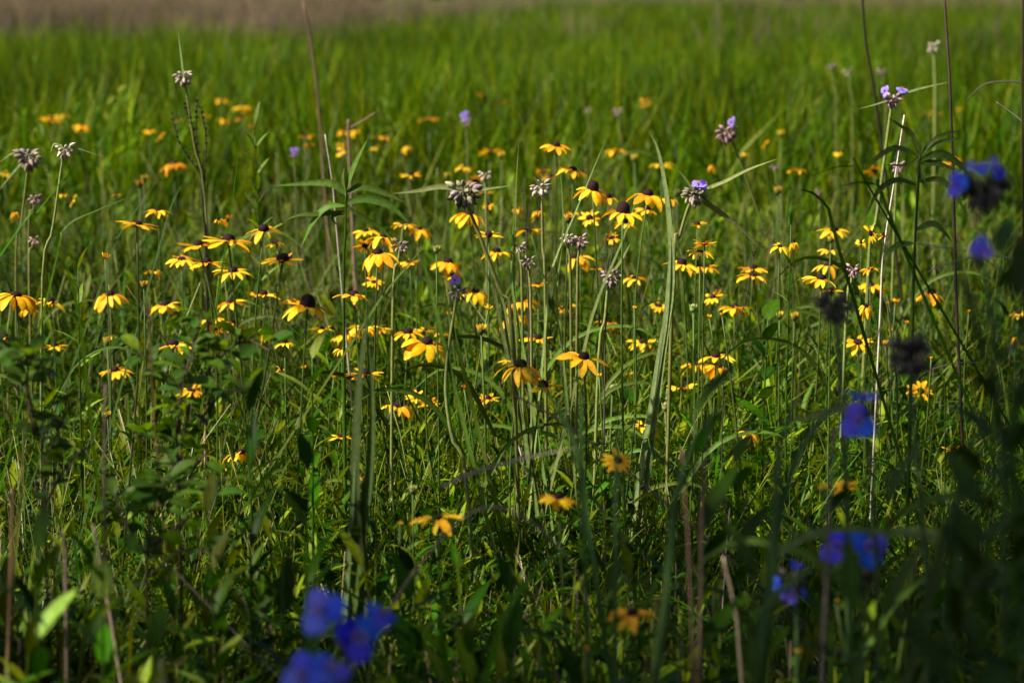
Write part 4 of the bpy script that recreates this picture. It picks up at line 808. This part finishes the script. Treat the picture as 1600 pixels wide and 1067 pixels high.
shrub('low tangle of round leaves in shade under the main shrub', 2.8, [[(250, 760), (240, 800), (230, 870)], [(350, 750), (310, 790), (240, 850)], [(170, 790), (200, 820), (228, 865)], [(330, 850), (280, 860), (235, 900)]], 0.031, 43)

def blades(label, Y, rows, cols, seed, name='grass_plant', cat='grass', group=None, fold=0.2, m=None):
    """one grass plant: rows of (pixels from foot to tip..., width)"""
    r = random.Random(seed); p0 = at(rows[0][0][0], rows[0][0][1], Y); base = Vector((p0.x, p0.y, 0)); t = thing(name, label, cat, base, group)
    for rw in rows:
        *pp, wd = rw; pts = pxs(pp, Y); pts = with_foot(pts)
        ribbon('blade', t, base, pts, wd, var(r.choice(cols), 0.12, r), m, fold, 16)
blades('pair of broad grey-green blades rising side by side, one long pointed tip', 3.9, [((1035, 560), (1050, 440), (1045, 330), (1030, 240), (1014, 205), 0.014), ((1027, 580), (1040, 500), (1046, 420), (1049, 340), 0.012), ((1040, 540), (1053, 450), (1050, 360), (1046, 290), 0.009)], [(0.13, 0.175, 0.07)], 1, 'grass_plant', 'grass')
blades('pair of dark blue-green blades standing upright at centre-left, nearer', 3.05, [((562, 880), (556, 760), (562, 600), (580, 455), 0.021), ((560, 880), (578, 740), (582, 620), (570, 490), 0.018), ((545, 880), (552, 780), (556, 700), 0.009), ((575, 900), (566, 800), (570, 690), 0.008)], [(0.075, 0.125, 0.045), (0.07, 0.12, 0.035)], 2, 'grass_plant', 'grass')
blades('dark arching blade curving over the largest coneflower', 2.6, [((925, 860), (900, 700), (850, 605), (770, 530), 0.008)], [(0.03, 0.065, 0.02)], 3)
blades('dark upright blade in shade at centre', 2.55, [((915, 900), (910, 760), (908, 640), (910, 605), 0.007)], [(0.03, 0.065, 0.02)], 4)
blades('second dark upright blade, right of its twin at centre', 2.4, [((962, 860), (962, 760), (966, 680), (962, 620), 0.006)], [(0.03, 0.065, 0.02)], 5)
blades('dark bent blade leaning right toward the overlapping coneflowers', 2.3, [((1045, 880), (1055, 780), (1090, 680), (1160, 600), 0.008), ((1045, 890), (1065, 760), (1130, 700), (1220, 640), 0.007)], [(0.03, 0.06, 0.02)], 6, 'grass_plant', 'grass')
blades('tall thin blade beside the whitish spiderwort, tip above the flowers', 3.8, [((806, 560), (804, 420), (806, 300), (811, 218), 0.006), ((820, 560), (800, 440), (803, 330), 0.007)], [(0.11, 0.16, 0.04)], 7, 'grass_plant', 'grass')
blades('fan of pale blades crossing behind the two-bract spiderwort stem', 3.8, [((800, 560), (785, 470), (755, 400), 0.010), ((790, 540), (770, 450), (735, 385), 0.008), ((880, 560), (870, 460), (880, 350), (872, 225), 0.005), ((850, 540), (860, 430), (900, 330), (950, 210), 0.005), ((900, 600), (930, 480), (975, 370), (1000, 290), 0.007)], [(0.11, 0.15, 0.05), (0.15, 0.19, 0.06)], 8, 'grass_plant', 'grass')
blades('long bent blade slanting up from behind the paired blades', 3.7, [((560, 520), (600, 460), (650, 400), (672, 370), 0.005), ((690, 520), (665, 420), (655, 390), 0.009), ((735, 620), (705, 500), (690, 430), 0.009)], [G_GREY], 9, 'grass_plant', 'grass')
blades('thin dark blade crossing left of the big coneflower cluster', 3.6, [((160, 440), (185, 370), (255, 270), 0.004), ((240, 420), (265, 330), (285, 285), 0.004)], [(0.035, 0.07, 0.02)], 10, 'grass_plant', 'grass')
blades('dark slender blades around the leftmost cluster, bending right', 3.8, [((80, 440), (100, 360), (150, 330), (225, 300), 0.006), ((0, 400), (60, 330), (120, 250), 0.005), ((340, 470), (360, 340), (378, 190), 0.005)], [G_GREY, G_MID], 11, 'grass_plant', 'grass')
blades('broad dark blade leaning left below the pale spiderwort', 3.3, [((135, 590), (125, 500), (105, 420), (80, 365), 0.007)], [G_MID], 12)
blades('dark drooping blades arching left of the right whorled plant', 3.6, [((1320, 420), (1290, 320), (1240, 300), (1225, 380), 0.006), ((1400, 360), (1370, 290), (1300, 300), (1250, 390), 0.005), ((1380, 330), (1330, 260), (1230, 290), 0.004)], [G_MID], 13, 'grass_plant', 'grass')
blades('blurred dark blades leaning across the lower right', 2.1, [((1205, 900), (1220, 700), (1270, 560), 0.010), ((1190, 1000), (1230, 760), (1300, 640), (1440, 560), 0.011), ((1480, 1000), (1500, 760), (1560, 600), 0.012), ((1440, 980), (1490, 800), (1600, 560), 0.012)], [(0.03, 0.06, 0.02)], 14, 'grass_plant', 'grass')
blades('pale arched blade lying across the lower right shade', 2.2, [((1210, 870), (1280, 830), (1400, 832), (1520, 858), (1545, 890), 0.007)], [(0.09, 0.14, 0.06)], 15)
blades('dark thick blades reaching from lower right toward the spent head', 1.9, [((1560, 640), (1500, 420), (1450, 300), 0.007), ((1600, 900), (1580, 700), (1600, 520), 0.012)], [(0.028, 0.055, 0.02)], 16, 'grass_plant', 'grass')
blades('broad blades in shade at the bottom centre', 2.3, [((760, 1060), (790, 960), (850, 880), (930, 850), 0.010), ((700, 1060), (690, 960), (720, 870), 0.010), ((860, 1060), (835, 940), (870, 860), 0.008)], [G_DEEP, G_MID], 17, 'grass_plant', 'grass')

def stalk(label, Y, rows, col, name='dead_stalk', cat='dead stalk', group='dead stalks standing in the meadow', m=None):
    r = random.Random(len(label)); p0 = at(rows[0][0][0], rows[0][0][1], Y); base = Vector((p0.x, p0.y, 0)); t = thing(name, label, cat, base, group) if len(rows) > 1 else None
    for i, rw in enumerate(rows):
        *pp, ra = rw; pts = pxs(pp, Y)
        if i == 0 and cat != 'twig': pts = with_foot(pts)
        o = rod('stalk' if t else name, t, base, pts, ra * 0.68, ra * 0.45, var(col, 0.1, r), m or M_DRY, n=18)
        if not t: o.location = base; o['label'] = label; o['category'] = cat; o['group'] = group
stalk('tall blurred tan stalk reaching toward the top edge at left', 7.0, [((505, 260), (500, 190), (490, 90), (474, 2), 0.008)], (0.24, 0.18, 0.10))
stalk('short broken pale post of dead stem among far yellow blooms', 6.0, [((548, 290), (545, 225), (544, 187), 0.007), ((546, 200), (565, 190), (586, 176), 0.003)], (0.36, 0.24, 0.18))
stalk('thin grey stalk leaning beside the whorled plant', 4.6, [((528, 380), (520, 290), (508, 210), 0.0035)], (0.33, 0.27, 0.24))
stalk('white bare stalk standing at right beside the yellow-green stem', 4.1, [((1374, 520), (1380, 400), (1398, 280), (1413, 180), 0.0028)], (0.45, 0.40, 0.34))
stalk('dark mottled stalk running up past the near blue spiderwort', 3.9, [((1500, 600), (1494, 460), (1490, 300), (1484, 130), (1474, -30), 0.004)], (0.055, 0.036, 0.032))
stalk('dark upright stalk leaving the top edge, left of three at right', 5.6, [((1378, 230), (1366, 140), (1352, 60), (1346, -40), 0.005)], (0.045, 0.032, 0.028))
stalk('dark upright stalk cut by the right edge near the top', 3.6, [((1600, 400), (1598, 200), (1598, 60), (1599, -40), 0.003)], (0.045, 0.03, 0.027))
stalk('thin dark arching twig near the upper right edge', 3.6, [((1620, 180), (1602, 134), (1565, 128), (1535, 134), (1511, 157), 0.0018)], (0.15, 0.12, 0.11), 'arching_twig', 'twig', 'twigs at the right edge')
stalk('pale twig pointing down right, near the upper right edge', 3.7, [((1610, 205), (1590, 184), (1557, 160), 0.0018)], (0.4, 0.35, 0.3), 'arching_twig', 'twig', 'twigs at the right edge')
stalk('forking grey twigs crossing behind the lone blue petal cup', 3.5, [((1640, 425), (1580, 404), (1535, 400), (1480, 412), (1450, 425), 0.0018), ((1640, 470), (1590, 440), (1535, 402), 0.0016), ((1430, 380), (1470, 386), (1510, 392), 0.0015)], (0.30, 0.26, 0.23), 'arching_twig', 'twig', 'twigs at the right edge')
stalk('thin fallen grey twig slanting through grass at far right middle', 3.6, [((1425, 600), (1450, 580), (1490, 568), (1530, 566), 0.0016)], (0.25, 0.2, 0.18), 'arching_twig', 'twig', 'twigs at the right edge')
stalk('straight fallen dead stem slanting down right through the centre', 3.1, [((1045, 790), (960, 720), (880, 660), (800, 615), 0.0026)], (0.24, 0.19, 0.16), 'fallen_stem', 'dead stem', 'fallen dead stems in the shade')
stalk('bent dead grass stem arching across the shade below centre', 2.5, [((600, 965), (650, 890), (720, 812), (780, 792), (850, 830), (900, 890), (925, 960), 0.0022)], (0.28, 0.22, 0.16), 'fallen_stem', 'dead stem', 'fallen dead stems in the shade')
blades('wide dead grey blade lying flat above the arching dead stem', 2.6, [((690, 760), (740, 738), (820, 715), (915, 697), 0.0042)], [(0.20, 0.17, 0.13)], 20, 'dead_grass', 'dead grass', m=M_DRY)
stalk('left of two brown stalks in the shade right of centre', 2.4, [((1080, 960), (1075, 840), (1065, 700), 0.0022)], (0.14, 0.09, 0.065))
stalk('right of two brown stalks in the shade right of centre', 2.35, [((1095, 940), (1098, 780), (1110, 650), 0.0028)], (0.12, 0.08, 0.06))
stalk('curved grey-brown stalk at the lower right of centre', 2.4, [((1160, 1070), (1150, 960), (1130, 870), 0.003)], (0.2, 0.15, 0.11))
stalk('grey upright stalk beside the low twin blue blooms', 2.15, [((1284, 1070), (1292, 900), (1297, 760), (1304, 670), 0.0032)], (0.2, 0.165, 0.14))
stalk('brown upright stalk at the left edge in the shade', 2.6, [((15, 960), (18, 860), (20, 760), 0.004)], (0.20, 0.11, 0.06))
stalk('pale short dead stem low in shade, second from left edge', 2.6, [((185, 1040), (165, 920), (145, 820), 0.003)], (0.33, 0.25, 0.19))
stalk('pale stub of dead stem between leafy weeds at bottom left', 2.6, [((103, 940), (102, 870), (97, 830), 0.0035)], (0.38, 0.30, 0.24))
stalk('pale dead stem leaning left, above the bottom left weeds', 2.9, [((272, 890), (250, 868), (227, 845), 0.0026)], (0.4, 0.33, 0.25))
stalk('thin reddish-grey upright stalk in front of the shrub', 2.7, [((165, 860), (163, 760), (165, 600), 0.003)], (0.13, 0.09, 0.075))
stalk('reddish bare stem rising through the shrub at left', 2.9, [((255, 800), (240, 640), (232, 470), 0.0022)], (0.15, 0.07, 0.04))
stalk('yellow-green stem low at the left edge', 2.6, [((30, 800), (36, 730), (42, 640), 0.0028)], (0.16, 0.17, 0.04))
# seedheads
def seedhead(label, Y, stem, tips, col, ra, seed):
    r = random.Random(seed); sp = pxs(stem, Y); foot = ground_under(sp[-1]); base = Vector((foot.x, foot.y, 0)); t = thing('seedhead_stalk', label, 'seedhead', base)
    rod('stem', t, base, [foot] + list(reversed(sp)), ra * 1.3, ra * 0.8, col, M_DRY)
    for tp in tips:
        pts = pxs(tp, Y); b = MB(); path = bez(pts, 12); b.tube(path, [ra * 0.5] * 12, col, M_DRY, 4)
        for k in range(12 * 3):
            p = path[k // 3]; a = r.uniform(0, 6.28); d = Vector((math.cos(a), math.sin(a), 1.2)).normalized() * ra * 3.2
            b.strip([p, p + d * 0.5, p + d], [ra * 0.5, ra * 1.0, 0], var(col, 0.3, r), M_DRY, mid=False)
        put('spike', b.mesh('spike', base), t)
seedhead('black feathery seedhead stalks standing under the tallest spiderwort', 4.9, [(315, 280), (318, 340), (322, 400)], [((315, 280), (300, 200), (288, 165)), ((316, 280), (307, 210), (308, 160)), ((318, 300), (322, 220), (314, 170)), ((312, 270), (284, 230), (268, 180))], (0.045, 0.034, 0.028), 0.0028, 51)
seedhead('wiry forked dark seedhead above a lone coneflower right of centre', 4.0, [(1177, 400), (1165, 470), (1140, 545), (1130, 600)], [((1177, 400), (1168, 375), (1163, 352)), ((1177, 400), (1180, 370), (1179, 346)), ((1177, 400), (1186, 372), (1196, 345)), ((1177, 400), (1194, 375), (1205, 357)), ((1177, 402), (1185, 385), (1191, 366))], (0.06, 0.04, 0.04), 0.0009, 52)
seedhead('dark beaded seedhead stalks between tall thin blade and whitish spiderwort', 4.0, [(822, 360), (824, 440), (826, 520)], [((822, 360), (818, 320), (816, 290)), ((823, 360), (828, 325), (832, 295)), ((823, 370), (838, 340), (842, 318))], (0.07, 0.045, 0.05), 0.0011, 53)
seedhead('dark purplish weed spikes beneath the tallest black cone', 4.0, [(950, 430), (948, 500), (945, 560)], [((950, 430), (945, 395), (948, 368)), ((950, 430), (958, 390), (960, 366)), ((950, 440), (938, 405), (936, 385))], (0.09, 0.06, 0.06), 0.0012, 54)
